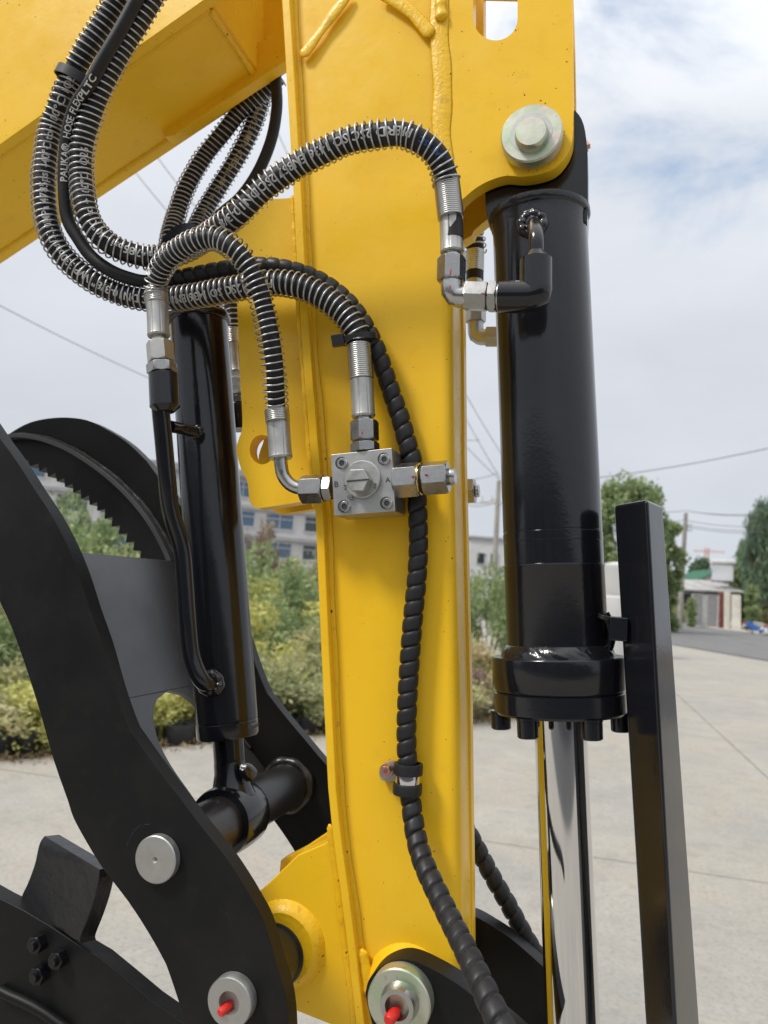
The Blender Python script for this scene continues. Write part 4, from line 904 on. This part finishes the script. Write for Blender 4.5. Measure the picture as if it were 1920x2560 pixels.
lathe('rod_eye', ypt(tc0, Yq0), ypt(tc0, Yq1), [(0, tube_r*1.02), (0, er*.97), (.1, er), (.5, er*1.02), (.9, er), (1, er*.95)], M['gloss'], tcy, nth=64)
# forged neck between rod and eye
nk0 = P(*tl_(1905), YC); nk1 = ypt(tc0, 1.057)+Vector((0, 0, er*.6))
lathe('eye_neck', nk0, nk1, [(0, rr1*1.02), (.3, rr1*1.04), (.75, rr1*1.25), (1, rr1*1.5)], M['gloss'], tcy, nth=40)
gz = P(612, 1928, 1.035); lathe('grease_boss', gz+Vector((0, .01, -.004)), gz+Vector((0, -.004, .0045)), [(0, .007), (.6, .0062), (.8, .005), (1, .003)], M['glossbead'], tcy, nth=20)
# steel feed pipe and port
YP = .925
pipe = [(400, 1010, YP), (409, 1100, .935), (418, 1200, .945), (428, 1280, .955), (455, 1370, .968), (463, 1450, .972), (470, 1550, .975), (480, 1640, .98), (505, 1700, .985), (530, 1712, 1.0)]
tube('feed_pipe', px3(pipe), 22*mpp(420, 1200, .95), M['gloss'], tcy, nth=28)
ringbead('weld_bead', P(528, 1708, .996), Vector((.3, -1, .1)), .0075, .0042, M['glossbead'], tcy, rip=.10, n=60)
seg('port_boss', lambda n, a_, b_, r, m, p: lathe(n, a_, b_, [(0, r*.9), (.03, r), (.86, r), (1, r*.62)], m, p, nth=48), (409, 935), (413, 1030), YP, 37, M['gloss'], tcy)
tube('stay_rod', px3([(425, 1066, .95), (455, 1072, .98), (490, 1080, 1.0)]), .0052, M['gloss'], tcy)
ringbead('weld_bead', P(489, 1079, 1.0), Vector((.5, -1, 0)), .004, .003, M['glossbead'], tcy, rip=.2, n=40)

# ---- bucket cylinder (right)
YC = 1.045
bc = thing('bucket_cylinder', 'large black hydraulic cylinder with bolted flange and chrome rod right of the arm', 'hydraulic cylinder')
XA, XB = (1350, 598), (1390, 1560)
def bl(y): t = (y-XA[1])/(XB[1]-XA[1]); return (XA[0]+(XB[0]-XA[0])*t, y)
def pb(y): return P(*bl(y), YC)
yt, yb_ = 560, 1640; Pt, Pq = pb(yt), pb(yb_); LL = (Pq-Pt).length; r2 = 119.5*mpp(1370, 1100, YC)
def fr(y): return (pb(y)-Pt).length/LL
lathe('barrel', Pt, Pq, [(0, r2), (fr(1330), r2), (fr(1331), r2*.993), (fr(1334), r2*.993), (fr(1335), r2*1.006), (fr(1356), r2*1.006), (fr(1357), r2*1.0), (fr(1413), r2*1.0), (fr(1414), r2*1.014), (fr(1417), r2*1.018), (fr(1420), r2*1.006), (1, r2*1.006)], M['gloss'], bc, nth=96)
lathe('end_cap', pb(536), pb(590), [(0, r2*.6), (0, r2*1.05), (.06, r2*1.075), (.30, r2*1.078), (.38, r2*1.055), (.42, r2*1.02), (.6, r2*1.006), (1, r2*1.0)], M['glossbead'], bc, nth=80)

# eye block between the lugs
ebp = [(1222, 560), (1216, 520), (1214, 440), (1222, 370), (1250, 300), (1300, 262), (1360, 255), (1420, 270), (1455, 305), (1468, 370), (1470, 440), (1470, 520), (1468, 560)]
plate('eye_block', c2(ebp, 4), 1.024, 1.078, M['gloss'], bc, Yp=1.03, bevel=.002)
gn = seg('grease_nipple', hexnut, (1462, 366), (1471, 365), 1.05, 14, M['copper'], bc); seg('nipple_tip', cyl, (1470, 365), (1476, 364), 1.05, 7, M['copper'], gn)
# flange
r3 = 163*mpp(1395, 1700, YC); F0, F1, F2 = pb(1640), pb(1722), pb(1781)
lathe('flange', F0, F1, [(0, r2*.9), (0, r3*.985), (.025, r3*.997), (.05, r3), (.95, r3), (1, r3*.985)], M['gloss'], bc, nth=96)
lathe('gland', F1, F2, [(0, r3*.985), (.06, r3*.965), (.12, r3*.99), (.9, r3*.99), (1, r3*.965), (1, r2*.3)], M['gloss'], bc, nth=96)
fillet('weld_bead', pb(1610), pb(1641), r2*1.0, r2*1.13, M['glossbead'], bc)
ax_ = (Pq-Pt).normalized(); sd_ = Vector((1, 0, 0)); sd_ = (sd_-ax_*sd_.dot(ax_)).normalized(); fd_ = ax_.cross(sd_)
if fd_.y > 0: fd_ = -fd_
Rb = 146*mpp(1395, 1770, YC); br = 25*mpp(1395, 1800, YC)
for k in range(6):
    an = R(-90+60*k+3); c = F2+sd_*Rb*math.sin(an)+fd_*Rb*math.cos(an)
    bo = lathe('flange_bolt', c-ax_*.001, c+ax_*.0135, [(0, br*1.06), (.12, br*1.06), (.14, br), (.94, br), (1, br*.9)], M['gloss'], bc, nth=28)
r4 = 64.5*mpp(1407, 1900, YC)
lathe('piston_rod', pb(1770), pb(2900), [(0, r4), (1, r4)], M['chrome'], bc, nth=96)
# port elbow on barrel
YE = .935
tubeY = lambda pts: px3(pts)
po = tube('port_elbow', px3([(1249, 742, YE), (1300, 742, YE), (1330, 741, YE), (1339, 737, YE), (1340, 722, YE), (1340, 690, YE), (1340, 650, YE)]), 40*mpp(1300, 742, YE), M['gloss'], bc, nth=36)
seg('elbow_collar', lambda n, a_, b_, r, m, p: lathe(n, a_, b_, [(0, r), (.3, r), (1, r*.55)], m, p, nth=40), (1340, 660), (1340, 630), YE, 39.5, M['gloss'], po)
tube('elbow_pipe', px3([(1340, 640, YE), (1340, 600, YE), (1338, 575, .945), (1333, 560, .965), (1330, 556, .99)]), 19.5*mpp(1340, 600, YE), M['gloss'], bc, nth=28)
ringbead('weld_bead', P(1331, 560, .983), Vector((0, -1, .1)), .0085, .0045, M['glossbead'], bc, rip=.10, n=60)
# stay bracket to the guard
mb = MB(); mb.box(P(1546, 1571, 1.01), 44*mpp(1546, 1571, 1.01), .03, 58*mpp(1546, 1571, 1.01)); mb.build('guard_bracket', M['gloss'], bc, bevel=.001)
tube('weld_bead', px3([(1510, 1535, 1.03), (1522, 1560, 1.03), (1526, 1590, 1.03), (1521, 1615, 1.03), (1512, 1632, 1.03)]), .0042, M['glossbead'], bc)
# ---- guard bar
gd = thing('guard_bar', 'glossy black square rod guard standing right of the chrome rod', 'rod guard')
Yg = .965
tl, tr, tk_, tb2 = P(1534, 1262, 1.005), P(1657, 1264, 1.035), P(1619, 1247, Yg), None
bl_, br_, bk_ = P(1633, 2900, .998), P(1774, 2900, 1.035), P(1708, 2900, .958)
def fourth(a_, b_, c_): return a_+b_-c_
top4 = [tl, tk_, tr, fourth(tl, tr, tk_)]; bot4 = [bl_, bk_, br_, fourth(bl_, br_, bk_)]
# round the left top corner: two-step cut
cutd = (bl_-tl).normalized()
v = top4+bot4
# insert levels for the rounded upper corners
def ring(t): return [a_.lerp(b_, t) for a_, b_ in zip(top4, bot4)]
mesh('guard_tube', v, [(0,1,2,3), (7,6,5,4), (0,4,5,1), (1,5,6,2), (2,6,7,3), (3,7,4,0)], M['gloss'], gd, bevel=.003, seg=4)

# ---- link plates at the bottom
bkl = thing('bucket_link', 'pair of black bucket link plates at the foot of the arm', 'linkage')
lk = Z('I', (660, 1060))+c2(Z('I', (650, 1000), (670, 930), (730, 865), (820, 828), (900, 835), (1000, 880), (1120, 950), (1260, 1055), (1400, 1170), (1560, 1310)), 5)+Z('I', (1300, 1500), (1000, 1330), (760, 1240), (690, 1180))
plate('link_plate', lk, .952, .985, M['satin'], bkl, bevel=.001)
lk2 = Z('I', (1000, 600))+c2(Z('I', (1120, 590), (1210, 602), (1300, 650), (1400, 715), (1500, 800), (1590, 880), (1750, 1010)), 4)+Z('I', (1700, 1400), (1100, 1400), (900, 900))
plate('link_plate', lk2, 1.12, 1.15, M['satin'], bkl, bevel=.001)
wsn = disc_px('pin_washer', 996, 2509, .932, .952, 82, M['irid'], bkl, [(0, .4), (0, .96), (.1, 1), (1, 1)])
cl_ = disc_px('pin_collar', 992, 2520, .918, .934, 46, M['zinc'], wsn, [(.9, 0), (.9, .60), (.0, .68), (0, .94), (.25, 1), (1, 1.12)])
grease_cap(984, 2536, .920, 15, cl_)

# ---- bucket at lower left
bkt = thing('bucket', 'black bucket edge with bolted side cutter in the lower left corner', 'excavator bucket')
be = Z('H', (-500, 300), (0, 585), (140, 655), (300, 750), (460, 855), (595, 935), (740, 1055), (900, 1190), (1085, 1320), (1400, 1560), (1000, 1900), (-500, 1900))
plate('side_plate', be, .935, .962, M['satin'], bkt, bevel=.001)
Lc = c2(Z('H', (262, 213), (232, 262), (205, 380), (165, 490), (122, 590), (150, 640)), 5); Rc = c2(Z('H', (590, 412), (585, 470), (560, 580), (520, 700), (475, 815), (478, 850)), 5)
n = len(Lc); gv = []
for i in range(n):
    t = i/(n-1); Yl, Yr = .975-.02*t, .925-.0*t
    for k in range(7):
        q = Vector((Lc[i][0], Lc[i][1])).lerp(Vector((Rc[i][0], Rc[i][1])), k/6); gv.append(P(q.x, q.y, Yl+(Yr-Yl)*k/6))
bk = [q+Vector((.006, .012, -.001)) for q in gv]; m7 = n*7
f = [(i*7+k, i*7+k+1, i*7+k+8, i*7+k+7) for i in range(n-1) for k in range(6)]; f += [tuple(j+m7 for j in q[::-1]) for q in f]
f += [(i*7, (i+1)*7, (i+1)*7+m7, i*7+m7) for i in range(n-1)]+[(i*7+6, (i+1)*7+6, (i+1)*7+6+m7, i*7+6+m7) for i in range(n-1)]+[(k, k+1, k+1+m7, k+m7) for k in range(6)]+[((n-1)*7+k, (n-1)*7+k+1, (n-1)*7+k+1+m7, (n-1)*7+k+m7) for k in range(6)]
M['castb'] = mat('pitted_black_paint', (.008, .0085, .010), .27, spec=.38, coat=.0, bump=[(90, .0009), (400, .0002)])
mesh('side_cutter', gv+bk, f, M['castb'], bkt, bevel=.0015)
for q in Z('H', (228, 852), (352, 945), (240, 1035)):
    nu = seg('cutter_nut', hexnut, (q[0]-2, q[1]+1), (q[0]+2, q[1]-1), .925, 21, M['castb'], bkt)
    bpy.data.objects.remove(nu)
    p0 = P(q[0]+6, q[1]-6, .935); nu = hexnut('cutter_nut', p0+Vector((0, -.0085, 0)), p0+Vector((0, .002, 0)), 22*mpp(*q, .93), M['castb'], bkt, rot=.4)
    lathe('bolt_end', p0+Vector((0, -.012, 0)), p0, [(0, 10*mpp(*q, .93)), (.2, 12*mpp(*q, .93)), (1, 12*mpp(*q, .93))], M['castb'], nu, nth=24)
tube('stiffener_rib', px3([(*q, .93) for q in Z('H', (0, 1130), (60, 1160), (150, 1200), (260, 1260), (400, 1360))]), .0045, M['satin'], bkt)

# ================================================================== HOSES
HR, SR, WR = .0088, .0107, .00078
def ribbed(name, a_, b_, Y, rp, n_, m, parent):
    p0, p1 = P(*a_, Y), P(*b_, Y); r = rp*mpp(*a_, Y); pr = []
    for i in range(n_):
        for (t, k) in ((.02, .93), (.2, .985), (.5, 1), (.8, .985), (.98, .93)): pr.append(((i+t)/n_, r*k))
    return lathe(name, p0, p1, pr, m, parent, nth=36, angle=60)
def crimp(t, th): return 1-.035*max(0, math.cos(8*th))**14*(1 if .03 < t < .97 else 0)
def ferrule(name, a_, b_, Y, rp, m, parent):
    p0, p1 = P(*a_, Y), P(*b_, Y); r = rp*mpp(*a_, Y)
    return lathe(name, p0, p1, [(0, r*.9), (.03, r), (.05, r), (.6, r*.985), (.9, r*1.0), (.95, r*1.04), (1, r*.96)], m, parent, nth=96, rf=crimp, angle=30)
def full(lst, Ys):   # add interpolated Y
    return [(x, y, Y) for (x, y), Y in zip(lst, Ys)]
TXT = 'PFERD 2SC SO 1436 EN857 2SC DN10-3/8" WP 330bar/33.0MPa 4785psi -40°C to +100°C 1Q26'

# hose A: elbow fitting -> arch -> inner loop -> boom
hA_ = thing('spring_guarded_hose', 'spring-guarded hose arching over the top of the arm to the right-hand elbow', 'hydraulic hose')
A_pts = [(1131, 600, .925), (1127, 543, .925), (1118, 460, .92), (1110, 425, .915), (1089, 385, .905), (1051, 353, .895), (1007, 336, .89), (964, 336, .885), (877, 350, .885), (812, 378, .89), (741, 415, .895), (660, 472, .90), (595, 535, .905), (527, 587, .925), (458, 626, .945), (389, 643, .945), (330, 634, .93), (275, 610, .915), (234, 569, .905), (213, 514, .90), (204, 440, .90), (205, 370, .895), (226, 289, .89), (255, 214, .885), (301, 127, .885), (347, 52, .885), (380, -5, .885), (420, -80, .885)]
pA_ = Path(px3(A_pts)); sI = (P(1131, 600, .925)-P(1118, 460, .92)).length
tube('hose', None, HR, M['rubber'], hA_, path=pA_, nth=44)
spring('spring_guard', pA_, sI, pA_.L, SR, WR, .0057, M['wire'], hA_)
hose_text(pA_, TXT, sI+.045, .0098, HR+.0003, M['white'], hA_, turn=-.25)
hose_text(pA_, 'SAE 2SC', sI+.018, .006, HR+.0003, M['blue'], hA_, turn=-.15)
ribbed('coil_end', (1116, 448), (1127, 546), .922, 33, 20, M['coil'], hA_)
ferrule('ferrule', (1127, 545), (1130, 634), .925, 28.5, M['zincdull'], hA_)
seg('neck', cyl, (1130, 632), (1130, 650), .925, 21, M['zinc'], hA_)
seg('swivel_nut', hexnut, (1129, 645), (1128, 704), .925, 36, M['nut'], hA_, rot=.25)
eb = tube('elbow', px3([(1128, 700, .925), (1129, 722, .925), (1133, 739, .926), (1148, 742, .928), (1168, 742, .93)]), 27*mpp(1128, 720, .925), M['zinc'], hA_, nth=32)
seg('elbow_nut', hexnut, (1163, 740), (1219, 742), .932, 38, M['nut'], hA_, rot=.2)
seg('neck', cyl, (1216, 742), (1232, 742), .933, 21, M['zinc'], hA_)
seg('lock_nut', hexnut, (1222, 742), (1243, 742), .934, 41, M['nut'], hA_, rot=.2); seg('collar', cyl, (1241, 742), (1252, 742), .934, 33, M['zinc'], hA_)
redmark(1127, 672, 1126, 688, .868+.004, 1.8, hA_); redmark(1125, 713, 1125, 722, .882, 1.8, hA_); redmark(1203, 733, 1211, 735, .880, 2, hA_)

# hose B: block top -> outer loop -> boom
hB_ = thing('spring_guarded_hose', 'spring-guarded hose from the top of the valve block round the outer left loop', 'hydraulic hose')
B_pts = [(907, 1010, .952), (902, 920, .952), (897, 860, .952), (893, 836, .95), (874, 804, .948), (845, 772, .945), (801, 740, .942), (758, 720, .94), (709, 709, .94), (665, 709, .942), (611, 717, .945), (557, 727, .95), (476, 742, .957), (421, 749, .96), (357, 747, .955), (298, 734, .945), (238, 706, .93), (183, 665, .92), (142, 615, .91), (118, 550, .905), (110, 463, .90), (117, 376, .90), (128, 318, .90), (150, 260, .895), (174, 203, .895), (214, 127, .89), (255, 64, .89), (295, 0, .89), (345, -80, .89)]
pB_ = Path(px3(B_pts)); sI = (P(907, 1010, .952)-P(897, 860, .952)).length
tube('hose', None, HR, M['rubber'], hB_, path=pB_, nth=44); spring('spring_guard', pB_, sI, pB_.L, SR, WR, .0057, M['wire'], hB_)
hose_text(pB_, TXT, sI+.095, .0098, HR+.0003, M['white'], hB_, turn=.05)
ribbed('coil_end', (897, 862), (904, 949), .952, 31, 18, M['coil'], hB_)
ferrule('ferrule', (904, 948), (909, 1044), .952, 29, M['zincdull'], hB_)
seg('neck', cyl, (909, 1040), (911, 1056), .952, 19, M['zinc'], hB_); seg('swivel_nut', hexnut, (911, 1053), (912, 1103), .952, 36, M['nut'], hB_, rot=.1)
seg('neck', cyl, (912, 1100), (912, 1112), .952, 22, M['zinc'], hB_); seg('lock_nut', hexnut, (912, 1108), (913, 1130), .952, 37, M['nut'], hB_, rot=.1)
redmark(906, 1078, 905, 1086, .8955+.007, 2, hB_)

# hose S: small arch from the port boss to the left of the block
hS = thing('spring_guarded_hose', 'smaller spring-guarded hose arching from the thumb cylinder port to the left of the valve block', 'hydraulic hose')
S_pts = [(396, 800, .925), (392, 738, .922), (392, 715, .918), (397, 690, .91), (417, 655, .895), (458, 621, .88), (504, 600, .87), (541, 598, .868), (578, 617, .868), (615, 655, .875), (643, 711, .885), (662, 775, .893), (677, 844, .90), (686, 912, .91), (690, 981, .925), (693, 1031, .938), (699, 1100, .945)]
pS = Path(px3(S_pts)); s0_ = (P(396, 800, .925)-P(392, 738, .922)).length; s1_ = pS.L-(P(693, 1031, .938)-P(699, 1100, .945)).length
tube('hose', None, .0070, M['rubber'], hS, path=pS, nth=26); spring('spring_guard', pS, s0_, s1_, .0098, .00066, .0053, M['wire'], hS, loose=.0009)
ribbed('coil_end', (391, 720), (393, 758), .922, 28, 9, M['coil'], hS); ferrule('ferrule', (393, 757), (397, 842), .923, 27, M['zincdull'], hS)
seg('neck', cyl, (397, 840), (398, 860), .924, 18, M['zinc'], hS); seg('swivel_nut', hexnut, (399, 856), (403, 905), .924, 34, M['zincdull'], hS, rot=.2)
seg('neck', cyl, (403, 903), (404, 915), .925, 24, M['zinc'], hS); seg('lock_nut', hexnut, (404, 909), (406, 934), .925, 38, M['nut'], hS, rot=.0)
ribbed('coil_end', (692, 1024), (695, 1055), .937, 31, 7, M['coil'], hS); ferrule('ferrule', (695, 1053), (702, 1147), .942, 29, M['zincdull'], hS)
tube('bent_stem', px3([(701, 1140, .943), (703, 1165, .944), (708, 1188, .946), (722, 1208, .949), (742, 1219, .951), (768, 1223, .952)]), 17*mpp(703, 1180, .945), M['zinc'], hS, nth=26)
seg('stem_nut', hexnut, (756, 1224), (811, 1222), .952, 37, M['nut'], hS, rot=.42); seg('neck', cyl, (809, 1222), (818, 1221), .952, 24, M['zinc'], hS); seg('lock_nut', hexnut, (812, 1221), (833, 1220), .952, 33, M['nut'], hS, rot=.18)

# hose C: thin printed hose that runs into the spiral wrap
hC = thing('spiral_wrapped_hose', 'thin printed hose in the left loop that runs down the arm inside black spiral wrap', 'hydraulic hose')
C_pts = [(380, -80, .862), (341, 0, .862), (301, 75, .862), (260, 145, .862), (220, 218, .865), (191, 262, .875), (172, 318, .885), (164, 376, .892), (161, 463, .90), (169, 546, .908), (197, 598, .915), (229, 642, .92), (275, 676, .925), (321, 695, .935), (366, 704, .95), (428, 699, .968), (481, 690, .972), (550, 676, .97), (610, 668, .968), (675, 666, .968), (741, 679, .968), (796, 701, .968), (845, 734, .968), (883, 772, .967), (915, 820, .968), (942, 875, .972), (961, 929, .976), (983, 994, .982), (1002, 1048, .984), (1017, 1103, .986), (1033, 1157, .988), (1040, 1200, .988), (1045, 1300, .984), (1046, 1370, .983), (1042, 1447, .983), (1031, 1562, .983), (1021, 1700, .983), (1016, 1820, .982), (1018, 1900, .982), (1022, 1950, .982), (1028, 2010, .98), (1040, 2090, .965), (1060, 2160, .94), (1105, 2257, .90), (1163, 2373, .845), (1206, 2465, .805), (1250, 2560, .775), (1300, 2670, .75)]
pC = Path(px3(C_pts))
d_ = np.linalg.norm(pC.p-np.array(P(415, 700, .965)), axis=1); sW = float(pC.s[int(np.argmin(d_))])
tube('hose', None, .0057, M['rubber'], hC, path=pC, nth=40)
hose_text(Path([Vector(q) for q in pC.pos(np.linspace(sW, 0, 60))]), 'PALIKA®  HOSE FLEXPLTC', .145, .0084, .0060, M['white'], hC, turn=.1)
def wrapr(s_, th_):
    f_ = (s_/.0118-th_/(2*PI)) % 1.0; x = 2*f_-1; k = (1-np.abs(x)**3.2); g_ = np.abs(x) > .90
    return np.where(g_, .0057, .0058+.0021*np.sqrt(np.maximum(k, 0))+.00012*math.sin(s_*40))
v, f = tube_mesh(pC, sW, pC.L, wrapr, .00062, 26); mesh('spiral_wrap', v, f, M['wrap'], hC, angle=180)
# white print glimpsed in the gaps of the wrap
mk = [(s_, i) for i, s_ in enumerate(np.arange(sW+.15, pC.L-.01, .0118))]
mbk = MB()
for s_, i in mk:
    pp = Vector(pC.pos(np.array([s_]))[0]); T_ = (Vector(pC.pos(np.array([s_+.001]))[0])-pp).normalized(); w_ = (CAM-pp); w_ = (w_-T_*w_.dot(T_)).normalized(); up = w_.cross(T_); an = .35+.2*math.sin(i)
    c = pp+(w_*math.cos(an)+up*math.sin(an))*.00605
    mbk.box(c, .0016, .0004, .0005, (T_, w_, up))
mbk.build('printed_text', M['white'], hC)
# P-clamp on the arm
cp = thing('hose_clamp', 'rubber-lined hose clamp with rose-coloured bolt on the arm', 'clamp')
ca, cb_ = P(1021, 1908, .981), P(1018, 1985, .981); cr_ = 37*mpp(1019, 1940, .975); ax1 = (cb_-ca)
def cring(name, t0, t1, k0, m): return lathe(name, ca+ax1*t0, ca+ax1*t1, [(0, cr_*k0*.78), (0, cr_*k0*.97), (.15, cr_*k0), (.85, cr_*k0), (1, cr_*k0*.97), (1, cr_*k0*.78)], m, cp, nth=48, closed=False)
cring('rubber_edge', 0, .36, 1.0, M['wrap']); cring('metal_band', .34, .68, .86, M['chrome']); cring('rubber_edge', .66, 1.0, 1.0, M['wrap'])
plate('clamp_tab', c2([(1000, 1905), (975, 1903), (956, 1912), (948, 1930), (953, 1948), (968, 1953), (995, 1952)], 4), .990, .9945, M['zincdull'], cp, bevel=.0003)
hb = disc_px('bolt_flange', 965, 1928, .982, .990, 17.5, M['copper'], cp); q0_ = P(964, 1928, .972); hexnut('hex_bolt', q0_, q0_+Vector((0, .007, 0)), 12.5*mpp(964, 1928, .97), M['copper'], hb, rot=.5)
disc_px('recess_disc', 964, 1928, .9716, .975, 6, M['rust'], hb, nth=24)
# zip ties
def tie(pt, Y, rx, label, ang=0, tail=True, width=.0048):
    o = thing('cable_tie', label, 'cable tie'); c = P(*pt, Y); u_ = C_R*math.cos(ang)+C_D*math.sin(ang); n_ = -C_F; w_ = u_.cross(n_).normalized(); vs = []; nth = 36
    for i in range(nth):
        a_ = 2*PI*i/nth; d_ = u_*math.cos(a_)*rx[0]+n_*math.sin(a_)*rx[1]
        for (k, s_) in ((1, -1), (1, 1), (.93, 1), (.93, -1)): vs.append(c+d_*k+w_*s_*width/2)
    f = [(i*4+j, i*4+(j+1) % 4, ((i+1) % nth)*4+(j+1) % 4, ((i+1) % nth)*4+j) for i in range(nth) for j in range(4)]
    mesh('strap', vs, f, M['tie'], o, bevel=.0002)
    return o, c, u_, n_, w_
t1, c, u_, n_, w_ = tie((196, 203), .884, (.0215, .0150), 'black cable tie binding the outer loop hose to the thin printed hose', ang=.5, width=.0085)
mb = MB(); mb.box(c+u_*.0225+n_*.007, .009, .008, .009, (u_, n_, w_)); mb.build('lock_head', M['tie'], t1, bevel=.0008)
t2, c, u_, n_, w_ = tie((896, 848), .955, (.0158, .0130), 'black cable tie binding hose and spiral wrap above the valve block', ang=-.15)
mb = MB(); mb.box(c-u_*.0165+n_*.006, .010, .008, .009, (u_, n_, w_)); mb.build('lock_head', M['tie'], t2, bevel=.0008)
t3, c, u_, n_, w_ = tie((1515, 1545), 1.0, (.006, .006), 'clear torn cable tie end stuck on the cylinder weld by the guard bar', ang=.3, width=.003)

# hoses beyond the arm (under the boom)
hD = thing('spring_guarded_hose', 'leftmost of the hoses hanging behind the arm below the boom', 'hydraulic hose')
pD = Path(px3([(700, 190, 1.22), (607, 272, 1.22), (560, 330, 1.22), (509, 394, 1.22), (465, 470, 1.21), (440, 540, 1.20), (424, 600, 1.18), (420, 680, 1.17)]))
tube('hose', None, HR, M['rubber'], hD, path=pD); spring('spring_guard', pD, 0, pD.L, SR, WR, .0058, M['wire'], hD)
hE = thing('spring_guarded_hose', 'middle spring-guarded hose hanging behind the arm below the boom, with faint print', 'hydraulic hose')
pE = Path(px3([(700, 120, 1.24), (662, 225, 1.24), (630, 320, 1.24), (590, 400, 1.24), (540, 480, 1.24), (500, 550, 1.23), (475, 620, 1.2)]))
tube('hose', None, HR, M['rubber'], hE, path=pE); spring('spring_guard', pE, 0, pE.L, SR, WR, .0058, M['wire'], hE)
M['tan'] = mat('faded_print', (.42, .36, .2), .6)
hose_text(pE, '3/8" WP330bar/33.0MPa 4785psi -40°C to +100°C', .03, .0095, HR+.0003, M['tan'], hE)
hF = thing('smooth_hose', 'thin smooth black hose rightmost of the three behind the arm below the boom', 'hydraulic hose')
tube('hose', px3([(690, 120, 1.2), (690, 200, 1.2), (692, 270, 1.2), (678, 350, 1.2), (645, 430, 1.2), (600, 495, 1.2), (548, 540, 1.2), (500, 600, 1.2)]), .0062, M['rubber'], hF)
# far-side hose at the right: spring, ferrule, elbow
hG = thing('spring_guarded_hose', 'far hose end with elbow seen behind the arm beside the big cylinder', 'hydraulic hose')
pG = Path(px3([(1150, 540, 1.22), (1170, 560, 1.22), (1184, 590, 1.22), (1188, 620, 1.22), (1187, 700, 1.22)]))
tube('hose', None, HR, M['rubber'], hG, path=pG); spring('spring_guard', pG, 0, pG.L*.6, SR*1.05, WR, .0057, M['wire'], hG)
ribbed('coil_end', (1187, 628), (1186, 680), 1.22, 24, 11, M['coil'], hG); ferrule('ferrule', (1186, 679), (1188, 770), 1.22, 20, M['zincdull'], hG)
seg('swivel_nut', hexnut, (1189, 768), (1189, 806), 1.22, 26, M['zincdull'], hG); tube('elbow', px3([(1189, 800, 1.22), (1189, 820, 1.22), (1192, 838, 1.22), (1205, 843, 1.22), (1222, 842, 1.22)]), 20*mpp(1189, 820, 1.22), M['zincdull'], hG)
seg('elbow_nut', hexnut, (1216, 842), (1260, 842), 1.22, 28, M['zincdull'], hG)
hH = thing('spring_guarded_hose', 'far hose end half hidden between thumb cylinder and yellow bracket', 'hydraulic hose')
tube('hose', px3([(560, 660, 1.18), (575, 720, 1.18), (582, 780, 1.18), (584, 840, 1.18)]), HR, M['rubber'], hH)
ph_ = Path(px3([(560, 660, 1.18), (575, 720, 1.18), (582, 780, 1.18), (584, 830, 1.18)])); spring('spring_guard', ph_, 0, ph_.L, SR, WR, .0057, M['wire'], hH)
ribbed('coil_end', (584, 825), (586, 862), 1.18, 26, 9, M['coil'], hH); ferrule('ferrule', (586, 861), (591, 935), 1.18, 25, M['zincdull'], hH)
seg('swivel_nut', hexnut, (592, 948), (594, 990), 1.18, 28, M['zincdull'], hH); seg('lock_nut', hexnut, (594, 994), (595, 1010), 1.18, 29, M['nut'], hH); seg('port_boss', cyl, (595, 1012), (597, 1075), 1.18, 28, M['gloss'], hH)
# far spiral hose lower right
hI = thing('spiral_wrapped_hose', 'far spiral-wrapped hose slanting down behind the arm to the chrome rod', 'hydraulic hose')
pI = Path(px3([(1120, 2000, 1.18), (1160, 2060, 1.18), (1190, 2115, 1.18), (1230, 2190, 1.17), (1273, 2265, 1.165), (1313, 2340, 1.165), (1350, 2400, 1.17), (1385, 2450, 1.18), (1430, 2520, 1.19)]))
v, f = tube_mesh(pI, 0, pI.L, wrapr, .0007, 24); mesh('spiral_wrap', v, f, M['wrap'], hI, angle=180)
tube('hose', None, .0056, M['rubber'], hI, path=pI)
for m in bpy.data.materials:
    if '_' in m: del m['_']
